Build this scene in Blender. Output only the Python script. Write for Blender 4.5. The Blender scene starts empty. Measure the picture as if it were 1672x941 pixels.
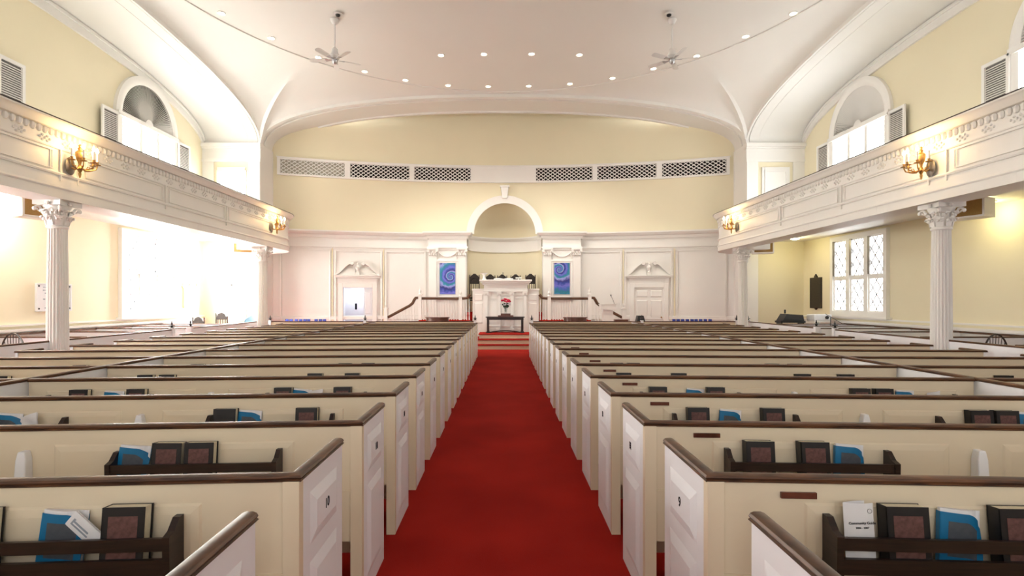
import bpy, bmesh, math, random
from math import sin, cos, pi, sqrt, atan2, radians as R, tan, atan
from mathutils import Vector, Matrix
random.seed(7)
C = bpy.context.scene.collection

# ------------------------------------------------------------------ materials
def newmat(name):
    m = bpy.data.materials.new(name); m.use_nodes = True
    nt = m.node_tree; b = nt.nodes['Principled BSDF']
    return m, nt, b
def N(nt, t, **kw):
    n = nt.nodes.new(t)
    for k, v in kw.items(): setattr(n, k, v)
    return n
def setin(b, name, v):
    if name in b.inputs: b.inputs[name].default_value = v
def paint(name, col, rough=.5, spec=.4, var=.05, scale=3.0, bump=0.0, metal=0.0):
    m, nt, b = newmat(name)
    tc = N(nt, 'ShaderNodeTexCoord'); no = N(nt, 'ShaderNodeTexNoise')
    no.inputs['Scale'].default_value = scale; no.inputs['Detail'].default_value = 4
    nt.links.new(tc.outputs['Object'], no.inputs['Vector'])
    r = N(nt, 'ShaderNodeValToRGB')
    r.color_ramp.elements[0].color = (*[c*(1-var) for c in col], 1)
    r.color_ramp.elements[1].color = (*[min(1, c*(1+var)) for c in col], 1)
    r.color_ramp.elements[0].position = .3; r.color_ramp.elements[1].position = .7
    nt.links.new(no.outputs['Fac'], r.inputs['Fac']); nt.links.new(r.outputs['Color'], b.inputs['Base Color'])
    setin(b, 'Roughness', rough); setin(b, 'Specular IOR Level', spec); setin(b, 'Metallic', metal)
    if bump:
        bu = N(nt, 'ShaderNodeBump'); bu.inputs['Strength'].default_value = bump; bu.inputs['Distance'].default_value = .01
        n2 = N(nt, 'ShaderNodeTexNoise'); n2.inputs['Scale'].default_value = 90
        nt.links.new(tc.outputs['Object'], n2.inputs['Vector'])
        nt.links.new(n2.outputs['Fac'], bu.inputs['Height']); nt.links.new(bu.outputs['Normal'], b.inputs['Normal'])
    return m
def wood(name, c1, c2, rough=.3, scale=(2, 2, 30)):
    m, nt, b = newmat(name)
    tc = N(nt, 'ShaderNodeTexCoord'); mp = N(nt, 'ShaderNodeMapping'); mp.inputs['Scale'].default_value = scale
    no = N(nt, 'ShaderNodeTexNoise'); no.inputs['Scale'].default_value = 3; no.inputs['Detail'].default_value = 6; no.inputs['Distortion'].default_value = .6
    r = N(nt, 'ShaderNodeValToRGB'); r.color_ramp.elements[0].color = (*c1, 1); r.color_ramp.elements[1].color = (*c2, 1)
    r.color_ramp.elements[0].position = .35; r.color_ramp.elements[1].position = .68
    nt.links.new(tc.outputs['Object'], mp.inputs['Vector']); nt.links.new(mp.outputs['Vector'], no.inputs['Vector'])
    nt.links.new(no.outputs['Fac'], r.inputs['Fac']); nt.links.new(r.outputs['Color'], b.inputs['Base Color'])
    setin(b, 'Roughness', rough); setin(b, 'Specular IOR Level', .5)
    return m
def glow(name, col, st):
    m, nt, b = newmat(name)
    setin(b, 'Base Color', (.8, .8, .8, 1)); setin(b, 'Emission Color', (*col, 1)); setin(b, 'Emission Strength', st)
    return m
WHITE = paint('white_paint', (.85, .83, .79), .45, .35, .015, 1.2)
CEIL = paint('ceiling_paint', (.80, .785, .75), .7, .2, .012, .5)
CREAM = paint('cream_wall_paint', (.81, .738, .54), .6, .25, .02, .6)
PEWCREAM = paint('cream_pew_paint', (.75, .645, .475), .42, .35, .03, 1.5)
PEWWHITE = paint('white_pew_paint', (.86, .87, .895), .38, .4, .015, 2)
WALNUT = wood('walnut_rail', (.032, .012, .005), (.15, .060, .022), .40)
DARKWOOD = wood('dark_stained_wood', (.010, .004, .003), (.03, .012, .008), .35)
MAHOG = wood('mahogany', (.06, .018, .012), (.14, .045, .025), .3)
CARVED = paint('carved_dark_oak', (.022, .014, .010), .45, .4, .4, 20)
PLATEWOOD = paint('brown_plate', (.13, .035, .018), .35, .4, .15, 30)
BLACK = paint('black_cover', (.012, .010, .011), .4, .4, .2, 20)
MAROON = paint('maroon_cover_panel', (.12, .055, .05), .5, .3, .35, 60)
PAGES = paint('page_edges', (.80, .73, .55), .8, .1, .06, 60)
PAPER = paint('white_paper', (.80, .79, .80), .8, .1, .03, 12)
BLUE = paint('blue_cover', (.010, .16, .34), .35, .4, .1, 20)
GREYPANEL = paint('grey_cover_panel', (.075, .085, .10), .5, .3, .15, 40)
INK = paint('ink', (.02, .02, .025), .7, .1, .1, 20)
BRASS = paint('aged_brass', (.42, .25, .09), .35, .5, .25, 25, metal=.9)
TARN = paint('tarnished_plate', (.20, .18, .16), .35, .5, .15, 30, metal=.6)
CANDLE = paint('candle_sleeve', (.86, .83, .80), .5, .3, .02, 8)
BRONZE = paint('dark_bronze', (.03, .022, .018), .4, .5, .25, 25, metal=.3)
MARBLE = paint('white_marble', (.80, .80, .82), .3, .4, .03, 4)
LIMEST = paint('buff_stone', (.70, .60, .36), .5, .3, .06, 10)
TANGRILLE = paint('tan_speaker_cloth', (.36, .22, .08), .8, .1, .1, 80)
BLACKMET = paint('black_iron', (.015, .015, .017), .4, .5, .1, 20)
VOID = paint('dark_void', (.012, .010, .010), .9, .05, .1, 5)
LITVOID = paint('backlit_grille_tone', (.42, .40, .33), .9, .05, .1, 5)  # light behind the leftmost grille, put into its backing colour
LOUVREBACK = paint('grey_louvre_backing', (.20, .19, .18), .8, .1, .1, 3)
FANWHITE = paint('fan_white', (.74, .73, .71), .4, .4, .02, 5)
STEEL = paint('satin_steel', (.5, .5, .52), .35, .5, .08, 20, metal=.8)
PALEBLUE = paint('pale_blue_plastic', (.35, .60, .75), .4, .4, .05, 5)
REDFLOWER = paint('red_petals', (.50, .02, .06), .6, .2, .35, 30)
WHITEFLOWER = paint('white_petals', (.75, .72, .78), .6, .2, .1, 30)
LEAF = paint('dark_leaves', (.025, .055, .028), .6, .3, .35, 30)
INDIGO = paint('indigo_cover', (.03, .05, .30), .5, .3, .3, 20)
GREENCOV = paint('pale_green_cover', (.30, .48, .40), .5, .3, .1, 20)
ROOM = paint('white_room', (.80, .82, .86), .6, .2, .01, 3)
GREYBOX = paint('grey_box', (.30, .33, .38), .5, .3, .05, 6)
PANE_L = glow('daylit_pane_bright', (1, .985, .95), 50)
FILL_B = glow('rear_fill_pane', (.93, .97, 1), 2.9)  # glow of the added rear windows, frontal fill for the pew backs
PANE_LU = glow('daylit_upper_pane_bright', (1, .985, .95), 13)
PANE_RU = glow('daylit_upper_pane', (.95, .98, 1), 8)
PANE_R = glow('daylit_pane', (.93, .98, 1), 4)
FLAME = glow('flame_bulb', (1, .74, .38), 28)
DOWN = glow('downlight_lens', (1, .88, .62), 14)
SOFF = glow('soffit_lamp', (1, .92, .50), 20)

def carpet():
    m, nt, b = newmat('red_carpet')
    tc = N(nt, 'ShaderNodeTexCoord'); n1 = N(nt, 'ShaderNodeTexNoise'); n2 = N(nt, 'ShaderNodeTexNoise')
    n1.inputs['Scale'].default_value = 1.3; n2.inputs['Scale'].default_value = 220
    nt.links.new(tc.outputs['Object'], n1.inputs['Vector']); nt.links.new(tc.outputs['Object'], n2.inputs['Vector'])
    mx = N(nt, 'ShaderNodeMath', operation='ADD'); m2 = N(nt, 'ShaderNodeMath', operation='MULTIPLY')
    m2.inputs[1].default_value = .5
    nt.links.new(n1.outputs['Fac'], mx.inputs[0]); nt.links.new(n2.outputs['Fac'], mx.inputs[1]); nt.links.new(mx.outputs[0], m2.inputs[0])
    r = N(nt, 'ShaderNodeValToRGB'); r.color_ramp.elements[0].color = (.26, .010, .007, 1); r.color_ramp.elements[1].color = (.42, .020, .012, 1)
    r.color_ramp.elements[0].position = .35; r.color_ramp.elements[1].position = .65
    nt.links.new(m2.outputs[0], r.inputs['Fac']); nt.links.new(r.outputs['Color'], b.inputs['Base Color'])
    setin(b, 'Roughness', .95); setin(b, 'Specular IOR Level', .08)
    bu = N(nt, 'ShaderNodeBump'); bu.inputs['Strength'].default_value = .25; bu.inputs['Distance'].default_value = .01
    nt.links.new(n2.outputs['Fac'], bu.inputs['Height']); nt.links.new(bu.outputs['Normal'], b.inputs['Normal'])
    return m
CARPET = carpet()

def swirl(name, cx, cz, flip):
    """painted spiral: generated coords of the canvas, x across, z up"""
    m, nt, b = newmat(name)
    tc = N(nt, 'ShaderNodeTexCoord'); sp = N(nt, 'ShaderNodeSeparateXYZ'); nt.links.new(tc.outputs['Object'], sp.inputs[0])
    def M(op, a, bb=None):
        n = N(nt, 'ShaderNodeMath', operation=op)
        for i, v in enumerate((a, bb)):
            if v is None: continue
            if isinstance(v, (int, float)): n.inputs[i].default_value = v
            else: nt.links.new(v, n.inputs[i])
        return n.outputs[0]
    u = M('MULTIPLY', M('SUBTRACT', sp.outputs['X'], cx), flip); v = M('SUBTRACT', sp.outputs['Z'], cz)
    no = N(nt, 'ShaderNodeTexNoise'); no.inputs['Scale'].default_value = 9; no.inputs['Detail'].default_value = 5
    nt.links.new(tc.outputs['Object'], no.inputs['Vector'])
    rr = M('SQRT', M('ADD', M('MULTIPLY', u, u), M('MULTIPLY', v, v)))
    th = M('DIVIDE', M('ARCTAN2', v, u), 2*pi)
    lg = M('MULTIPLY', M('LOGARITHM', M('ADD', rr, .02), 2.718), .95)
    f = M('FRACT', M('ADD', M('ADD', th, lg), M('MULTIPLY', M('SUBTRACT', no.outputs['Fac'], .5), .45)))
    r = N(nt, 'ShaderNodeValToRGB'); e = r.color_ramp.elements
    cols = [(0, (.02, .02, .16)), (.16, (.03, .06, .34)), (.32, (.17, .16, .60)), (.46, (.06, .13, .48)), (.60, (.02, .20, .26)), (.70, (.03, .24, .40)), (.84, (.34, .36, .74)), (1, (.04, .03, .22))]
    e[0].position, e[0].color = 0, (*cols[0][1], 1); e[1].position, e[1].color = 1, (*cols[-1][1], 1)
    for p, c in cols[1:-1]:
        k = e.new(p); k.color = (*c, 1)
    nt.links.new(f, r.inputs['Fac']); nt.links.new(r.outputs['Color'], b.inputs['Base Color'])
    setin(b, 'Roughness', .6)
    return m
def glassmat():
    m, nt, b = newmat('clear_glass')
    setin(b, 'Base Color', (.95, .97, .97, 1)); setin(b, 'Roughness', .05); setin(b, 'Transmission Weight', .9); setin(b, 'IOR', 1.3)
    return m
GLASS = glassmat()
SHINE = paint('glossy_white', (.84, .84, .82), .15, .5, .01, 2)

# ------------------------------------------------------------------ mesh builder
class MB:
    def __init__(s): s.v = []; s.f = []
    def add(s, vs, fs):
        k = len(s.v); s.v += [tuple(p) for p in vs]; s.f += [tuple(i+k for i in f) for f in fs]
    def box(s, x0, x1, y0, y1, z0, z1):
        s.add([(x0,y0,z0),(x1,y0,z0),(x1,y1,z0),(x0,y1,z0),(x0,y0,z1),(x1,y0,z1),(x1,y1,z1),(x0,y1,z1)],
              [(0,3,2,1),(4,5,6,7),(0,1,5,4),(1,2,6,5),(2,3,7,6),(3,0,4,7)])
    def hexa(s, p):   # 8 corner points, same order as box
        s.add(p, [(0,3,2,1),(4,5,6,7),(0,1,5,4),(1,2,6,5),(2,3,7,6),(3,0,4,7)])
    def bar(s, a, b, w, h, up=(0,0,1)):
        a = Vector(a); b = Vector(b); t = (b-a).normalized(); up = Vector(up)
        sd = t.cross(up)
        if sd.length < 1e-5: sd = t.cross(Vector((1,0,0)))
        sd.normalize(); u = sd.cross(t)
        q = [(-w/2,-h/2),(w/2,-h/2),(w/2,h/2),(-w/2,h/2)]
        s.add([a+sd*i+u*j for i,j in q]+[b+sd*i+u*j for i,j in q], [(3,2,1,0),(4,5,6,7),(0,1,5,4),(1,2,6,5),(2,3,7,6),(3,0,4,7)])
    def field(s, o, ux, uy, w, h, d, bev):
        """raised panel: rect w x h at origin o spanned by ux, uy, rising d along ux x uy, with a bevelled rim"""
        o = Vector(o); ux = Vector(ux).normalized(); uy = Vector(uy).normalized(); n = ux.cross(uy)
        P = lambda a, b, c: o+ux*a+uy*b+n*c
        vs = [P(0,0,0),P(w,0,0),P(w,h,0),P(0,h,0),P(bev,bev,d),P(w-bev,bev,d),P(w-bev,h-bev,d),P(bev,h-bev,d)]
        s.add(vs, [(4,5,6,7),(0,1,5,4),(1,2,6,5),(2,3,7,6),(3,0,4,7),(3,2,1,0)])
    def frame(s, o, ux, uy, w, h, t, d):
        """raised moulding frame: four bars round a rect"""
        o = Vector(o); ux = Vector(ux).normalized(); uy = Vector(uy).normalized(); n = ux.cross(uy)
        P = lambda a, b, c: o+ux*a+uy*b+n*c
        def slab(a0,a1,b0,b1):
            s.hexa([P(a0,b0,0),P(a1,b0,0),P(a1,b1,0),P(a0,b1,0),P(a0,b0,d),P(a1,b0,d),P(a1,b1,d),P(a0,b1,d)])
        slab(0,w,0,t); slab(0,w,h-t,h); slab(0,t,t,h-t); slab(w-t,w,t,h-t)
    def lathe(s, prof, c=(0,0,0), n=24, axis='z', cap=True):
        vs = []; fs = []; m = len(prof)
        for i in range(n):
            a = 2*pi*i/n
            for r, z in prof:
                if axis == 'z': vs.append((c[0]+r*cos(a), c[1]+r*sin(a), c[2]+z))
                elif axis == 'y': vs.append((c[0]+r*cos(a), c[1]+z, c[2]+r*sin(a)))
                else: vs.append((c[0]+z, c[1]+r*cos(a), c[2]+r*sin(a)))
        for i in range(n):
            j = (i+1) % n
            for k in range(m-1): fs.append((i*m+k, j*m+k, j*m+k+1, i*m+k+1))
        if cap:
            if prof[0][0] > 1e-6: fs.append(tuple(i*m for i in reversed(range(n))))
            if prof[-1][0] > 1e-6: fs.append(tuple(i*m+m-1 for i in range(n)))
        s.add(vs, fs)
    def sweep(s, prof, path, up=(0,0,1), closed=False, caps=True, closeprof=True):
        path = [Vector(p) for p in path]; n = len(path); up0 = Vector(up); m = len(prof); vs = []
        for i, p in enumerate(path):
            a = path[i-1] if (i > 0 or closed) else None
            b = path[(i+1) % n] if (i < n-1 or closed) else None
            t1 = (p-a).normalized() if a is not None else None
            t2 = (b-p).normalized() if b is not None else None
            if t1 is None: t1 = t2
            if t2 is None: t2 = t1
            t = (t1+t2).normalized(); sd = t.cross(up0).normalized(); u = sd.cross(t)
            k = min(3.0, 1/max(.2, t.dot(t1)))
            vs += [p+sd*(a_*k)+u*b_ for a_, b_ in prof]
        fs = []
        mm = m if closeprof else m-1
        for i in range(n if closed else n-1):
            j = (i+1) % n
            for k in range(mm): fs.append((i*m+k, i*m+(k+1) % m, j*m+(k+1) % m, j*m+k))
        if caps and not closed and closeprof: fs += [tuple(range(m-1,-1,-1)), tuple((n-1)*m+k for k in range(m))]
        s.add(vs, fs)
    def tube(s, path, r, n=8, r2=None):
        path = [Vector(p) for p in path]; L = len(path); vs = []; fs = []
        ref = Vector((0,0,1)); t0 = (path[1]-path[0]).normalized()
        if abs(t0.dot(ref)) > .95: ref = Vector((1,0,0))
        for i, p in enumerate(path):
            a = path[max(0,i-1)]; b = path[min(L-1,i+1)]; t = (b-a).normalized()
            sd = t.cross(ref)
            if sd.length < 1e-4: sd = t.cross(Vector((0,1,0)))
            sd.normalize(); u = sd.cross(t); ref = u
            rr = r if r2 is None else r+(r2-r)*i/(L-1)
            vs += [p+sd*(rr*cos(2*pi*k/n))+u*(rr*sin(2*pi*k/n)) for k in range(n)]
        for i in range(L-1):
            for k in range(n): fs.append((i*n+k, i*n+(k+1)%n, (i+1)*n+(k+1)%n, (i+1)*n+k))
        fs += [tuple(range(n-1,-1,-1)), tuple((L-1)*n+k for k in range(n))]
        s.add(vs, fs)
    def ball(s, c, rx, ry, rz, n=10, m=7):
        vs = [(c[0],c[1],c[2]-rz)]; fs = []
        for j in range(1, m):
            a = -pi/2+pi*j/m
            for i in range(n): vs.append((c[0]+rx*cos(a)*cos(2*pi*i/n), c[1]+ry*cos(a)*sin(2*pi*i/n), c[2]+rz*sin(a)))
        vs.append((c[0],c[1],c[2]+rz))
        for i in range(n):
            fs.append((0, 1+(i+1)%n, 1+i)); fs.append((len(vs)-1, 1+(m-2)*n+i, 1+(m-2)*n+(i+1)%n))
            for j in range(m-2): fs.append((1+j*n+i, 1+j*n+(i+1)%n, 1+(j+1)*n+(i+1)%n, 1+(j+1)*n+i))
        s.add(vs, fs)
    def prism(s, poly, d0, d1, fn):
        """polygon of (a,b) pairs extruded d0..d1; fn(a,b,d)->point"""
        n = len(poly)
        s.add([fn(a,b,d0) for a,b in poly]+[fn(a,b,d1) for a,b in poly],
              [tuple(range(n-1,-1,-1)), tuple(range(n,2*n))]+[(i,(i+1)%n,n+(i+1)%n,n+i) for i in range(n)])
    def grid(s, rows):
        m = len(rows[0]); vs = [p for r in rows for p in r]
        s.add(vs, [(i*m+k, i*m+k+1, (i+1)*m+k+1, (i+1)*m+k) for i in range(len(rows)-1) for k in range(m-1)])
    def xf(s, M):
        s.v = [tuple(M @ Vector(p)) for p in s.v]; return s
    def mesh(s, name, mat, smooth=False, bevel=0):
        me = bpy.data.meshes.new(name); me.from_pydata(s.v, [], s.f); me.update()
        bm = bmesh.new(); bm.from_mesh(me)
        bmesh.ops.recalc_face_normals(bm, faces=bm.faces)
        bm.to_mesh(me); bm.free()
        me.materials.append(mat)
        if smooth:
            for p in me.polygons: p.use_smooth = True
            try: me.set_sharp_from_angle(angle=R(38))
            except Exception: pass
        return me
    def build(s, name, mat, parent=None, smooth=False, bevel=0):
        o = bpy.data.objects.new(name, s.mesh(name, mat, smooth)); C.objects.link(o)
        if parent: o.parent = parent
        if bevel:
            bv = o.modifiers.new('bevel', 'BEVEL'); bv.width = bevel; bv.segments = 2; bv.limit_method = 'ANGLE'
        return o
def thing(name, label, cat, loc=(0,0,0), rz=0, group=None):
    o = bpy.data.objects.new(name, None); C.objects.link(o); o.location = loc; o.rotation_euler = (0,0,rz)
    o['label'] = label; o['category'] = cat
    if group: o['group'] = group
    return o
def tag(o, label, cat, group=None):
    o['label'] = label; o['category'] = cat
    if group: o['group'] = group
    return o
def struct(o): o['kind'] = 'structure'; return o
def dup(root, loc, rz=None, label=None, group=None):
    r = root.copy(); C.objects.link(r); r.location = loc
    if rz is not None: r.rotation_euler = (0,0,rz)
    if label: r['label'] = label
    if group: r['group'] = group
    for ch in root.children:
        c = ch.copy(); C.objects.link(c); c.parent = r
        for g in ch.children:
            d = g.copy(); C.objects.link(d); d.parent = c
    return r
def text(body, size, M, mat, parent, name='lettering', ext=.0008):
    cu = bpy.data.curves.new(name, 'FONT'); cu.body = body; cu.size = size; cu.extrude = ext
    cu.offset = size*.02; cu.align_x = 'CENTER'; cu.align_y = 'CENTER'; cu.materials.append(mat)
    tmp = bpy.data.objects.new(name, cu); C.objects.link(tmp); bpy.context.view_layer.update()
    me = bpy.data.meshes.new_from_object(tmp.evaluated_get(bpy.context.evaluated_depsgraph_get())); me.name = name
    bpy.data.objects.remove(tmp)
    o = bpy.data.objects.new(name, me); C.objects.link(o); o.parent = parent; o.matrix_local = M
    return o
def basis(o, x, y):
    x = Vector(x).normalized(); y = Vector(y).normalized(); z = x.cross(y)
    return Matrix(((x.x,y.x,z.x,o[0]),(x.y,y.y,z.y,o[1]),(x.z,y.z,z.z,o[2]),(0,0,0,1)))
def lamp(name, kind, loc, e, col, size=.05, **kw):
    l = bpy.data.lights.new(name, kind); l.energy = e; l.color = col
    if kind in ('POINT', 'SPOT'): l.shadow_soft_size = size
    for k, v in kw.items(): setattr(l, k, v)
    o = bpy.data.objects.new(name, l); C.objects.link(o); o.location = loc; return o
ORD = ['first','second','third','fourth','fifth','sixth','seventh','eighth','ninth','tenth','eleventh','twelfth','thirteenth','fourteenth','fifteenth','sixteenth','seventeenth','eighteenth']
SIDE = {-1: 'left', 1: 'right'}

# ------------------------------------------------------------------ building constants
XW, XS, YF, YC = 10.2, 8.26, 18.3, 10.35       # side wall, arch edge, crossing arch, dome centre
ZSP, RD, ZC = 6.92, 7.8, 8.62
XF, ZFB, ZFT, ZSO = 6.87, 3.18, 4.355, 3.60     # gallery face, bottom, top, soffit
AR, AY = 24.5, -3.8
def apse(x): return AY+sqrt(AR*AR-x*x)
def sup(u, n=2.3): return max(0.0, 1-abs(u)**n)**(1/n)
def zside(y): return ZSP+1.43*sup((y-YC)/(YF-YC))
def zfront(x): return ZSP+1.63*sup(x/XS)

# ------------------------------------------------------------------ floor, ceiling, walls
m = MB(); m.box(-XW-.2, XW+.2, -6, 21.5, -.1, 0); struct(m.build('floor', CARPET))

m = MB()
angs = sorted([2*pi*i/240 for i in range(240)] + [atan2(a*(YF-YC), b*XS) % (2*pi) for a in (-1,1) for b in (-1,1)])
rows = []
K = 10
for i in range(K+1):
    row = []
    for a in angs+[angs[0]]:
        c, s_ = cos(a), sin(a); tx = XS/max(1e-9,abs(c)); ty = (YF-YC)/max(1e-9,abs(s_)); t = min(tx, ty)
        bx, by = t*c, YC+t*s_
        bz = min(zside(by) if tx <= ty else 99, zfront(bx) if ty <= tx else 99)
        cx, cy = RD*c, YC+RD*s_; q = i/K
        z = ZC+(bz-ZC)*(1-(1-q**2.2)**.7)
        row.append((cx+(bx-cx)*q, cy+(by-cy)*q, z))
    rows.append(row)
m.grid(rows)
ctr = [[(rr*RD/6*cos(a), YC+rr*RD/6*sin(a), ZC+.10*(1-(rr/6)**2)+.02) for a in angs+[angs[0]]] for rr in range(0,7)]
m.grid(ctr); m.grid([ctr[-1], rows[0]])
ys = [2*YC-YF+(YF-(2*YC-YF))*i/80 for i in range(81)]
ys = [YC-(YF-YC)*cos(pi*i/80) for i in range(81)]
for s_ in (-1, 1):
    m.grid([[(s_*x, y, zside(y)) for y in ys] for x in (XS, XW+.1)])
xs = [-XS*cos(pi*i/90) for i in range(91)]
m.grid([[(x, y, zfront(x)) for x in xs] for y in (YF, YF+1.55)])
m.grid([[(-XW-.2, -6, 8.62), (XW+.2, -6, 8.62)], [(-XW-.2, 2*YC-YF+.02, 8.62), (XW+.2, 2*YC-YF+.02, 8.62)]])
m.grid([[(-9, YF+1.5, 9.3), (9, YF+1.5, 9.3)], [(-9, 22, 9.3), (9, 22, 9.3)]])
m.grid([[(-9, YF+1.52, 9.3), (9, YF+1.52, 9.3)], [(-9, YF+1.52, 8.56), (9, YF+1.52, 8.56)]])
struct(m.build('ceiling', CEIL, smooth=True))
# ceiling mouldings
bead = [(-.03,-.02),(.03,-.02),(.03,.015),(0,.03),(-.03,.015)]
m = MB(); m.sweep([(-.03,-.012),(.02,-.02),(.02,.02),(-.03,.02)], [(RD*cos(a), YC+RD*sin(a), ZC+.005) for a in [2*pi*i/180 for i in range(180)]], closed=True)
struct(m.build('trim_1', CEIL, smooth=True))
k = 2
for s_ in (-1, 1):
    m = MB()
    pts = lambda x, dz=0: [(s_*x, y, zside(y)+dz) for y in ys]
    m.sweep([(-.05,-.03),(.05,-.03),(.05,.03),(-.05,.03)], pts(XS, -.01), up=(1,0,0))
    m.sweep([(-.03,-.17),(.03,-.17),(.03,.17),(-.03,.17)], pts(XS+.24, -.005), up=(1,0,0))
    m.sweep([(-.035,-.03),(.035,-.03),(.035,.03),(-.035,.03)], pts(XS+.42, -.01), up=(1,0,0))
    # archivolt on the wall
    inner = [(s_*(XW-.06), YC+(y-YC)*1.0, zside(y)-.30) for y in ys[2:-2]]
    outer = [(s_*(XW-.06), y, zside(y)+.02) for y in ys[2:-2]]
    m.grid([outer, inner]); m.grid([inner, [(s_*XW, p[1], p[2]) for p in inner]])
    m.sweep([(-.03,-.03),(.03,-.03),(.03,.03),(-.03,.03)], [(s_*(XW-.07), p[1], p[2]+.22) for p in inner], up=(1,0,0))
    struct(m.build('trim_%d' % k, CEIL, smooth=True)); k += 1
m = MB()
m.sweep([(-.05,-.05),(.05,-.05),(.07,.05),(-.07,.05)], [(x, YF-.02, zfront(x)-.01) for x in xs], up=(0,1,0))
m.sweep([(-.04,-.05),(.04,-.05),(.04,.05),(-.04,.05)], [(x, YF+.35, zfront(x)) for x in xs], up=(0,1,0))
m.sweep([(-.05,-.06),(.05,-.06),(.05,.06),(-.05,.06)], [(x, YF+1.5, zfront(x)) for x in xs], up=(0,1,0))
struct(m.build('trim_4', CEIL, smooth=True))

for s_ in (-1, 1):
    m = MB(); a, b = sorted((s_*XW, s_*(XW+.2)))
    m.box(a, b, -6, YF+.2, 0, 8.7); struct(m.build('wall_'+SIDE[s_], CREAM))
    # crossing pier / return wall
    m = MB(); a, b = sorted((s_*(XS+.02), s_*(XW+.02)))
    m.box(a, b, YF, YF+1.3, 0, ZSP); struct(m.build('wall_front_'+SIDE[s_], CREAM))
    # white pilasters + entablature of the pier
    m = MB()
    def bx(x0, x1, y0, y1, z0, z1):
        a, b = sorted((s_*x0, s_*x1)); m.box(a, b, y0, y1, z0, z1)
    bx(XS-.02, XS+.36, YF-.07, YF+.9, 0, ZSP); bx(XW-.38, XW-.002, YF-.05, YF, ZFT-.6, ZSP)
    bx(XS-.04, XW-.002, YF-.09, YF, 6.30, 6.40); bx(XS-.04, XW-.002, YF-.06, YF, 6.40, 6.74)
    bx(XS-.07, XW-.002, YF-.16, YF+.1, 6.80, ZSP); bx(XS-.05, XW-.002, YF-.11, YF+.1, 6.74, 6.80)
    bx(XS+.50, XW-.5, YF-.05, YF, 4.0, 6.12)
    bx(XS-.03, XS+.0, YF+.9, YF+1.4, 0, ZSP)
    struct(m.build('trim_%d' % (5 if s_ < 0 else 6), WHITE))
    m = MB(); o = (s_*(XS+.58) if s_ > 0 else s_*(XW-.58), YF-.05, 4.05)
    m.frame(o, (1,0,0), (0,0,1), XW-XS-1.16, 1.98, .06, .04)
    struct(m.build('trim_%d' % (7 if s_ < 0 else 8), WHITE))
m = MB(); m.box(-XW-.2, XW+.2, -6.2, -6, 0, 8.7); struct(m.build('wall_back', CREAM))

# ------------------------------------------------------------------ apse
NC = .05                       # axis of the niche
NR, ND = 1.43, 1.15            # niche half-width and depth
YN = apse(NC)-.02
m = MB()
def strip(x0, x1, n, zb, zt, dy=0):
    xs_ = [x0+(x1-x0)*i/n for i in range(n+1)]
    m.grid([[(x, apse(x)+dy, zb(x)) for x in xs_], [(x, apse(x)+dy, zt) for x in xs_]])
ZSN = 4.15
strip(-8.7, NC-NR, 50, lambda x: 4.1, 9.4); strip(NC+NR, 8.7, 50, lambda x: 4.1, 9.4)
xs_ = [NC-NR*cos(pi*i/60) for i in range(61)]
m.grid([[(x, apse(x), ZSN+sqrt(max(0, NR*NR-(x-NC)**2))) for x in xs_], [(x, apse(x), 9.4) for x in xs_]])
ph = [pi*i/40 for i in range(41)]
m.grid([[(NC+NR*cos(p), YN+ND*sin(p), z) for p in ph] for z in (0.3, 2, ZSN)])
m.grid([[(NC+NR*cos(p)*cos(q), YN+ND*sin(p)*cos(q), ZSN+NR*sin(q)) for p in ph] for q in [pi/2*i/20 for i in range(21)]])
struct(m.build('wall_apse', CREAM, smooth=True))
m = MB()
strip(-8.7, -5.93, 20, lambda x: 0, 4.12, -.02); strip(-5.93, -4.91, 6, lambda x: 2.08, 4.12, -.02); strip(-4.91, NC-NR, 24, lambda x: 0, 4.12, -.02); strip(NC+NR, 8.7, 50, lambda x: 0, 4.12, -.02)
struct(m.build('wall_apse_panelling', WHITE, smooth=True))

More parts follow.
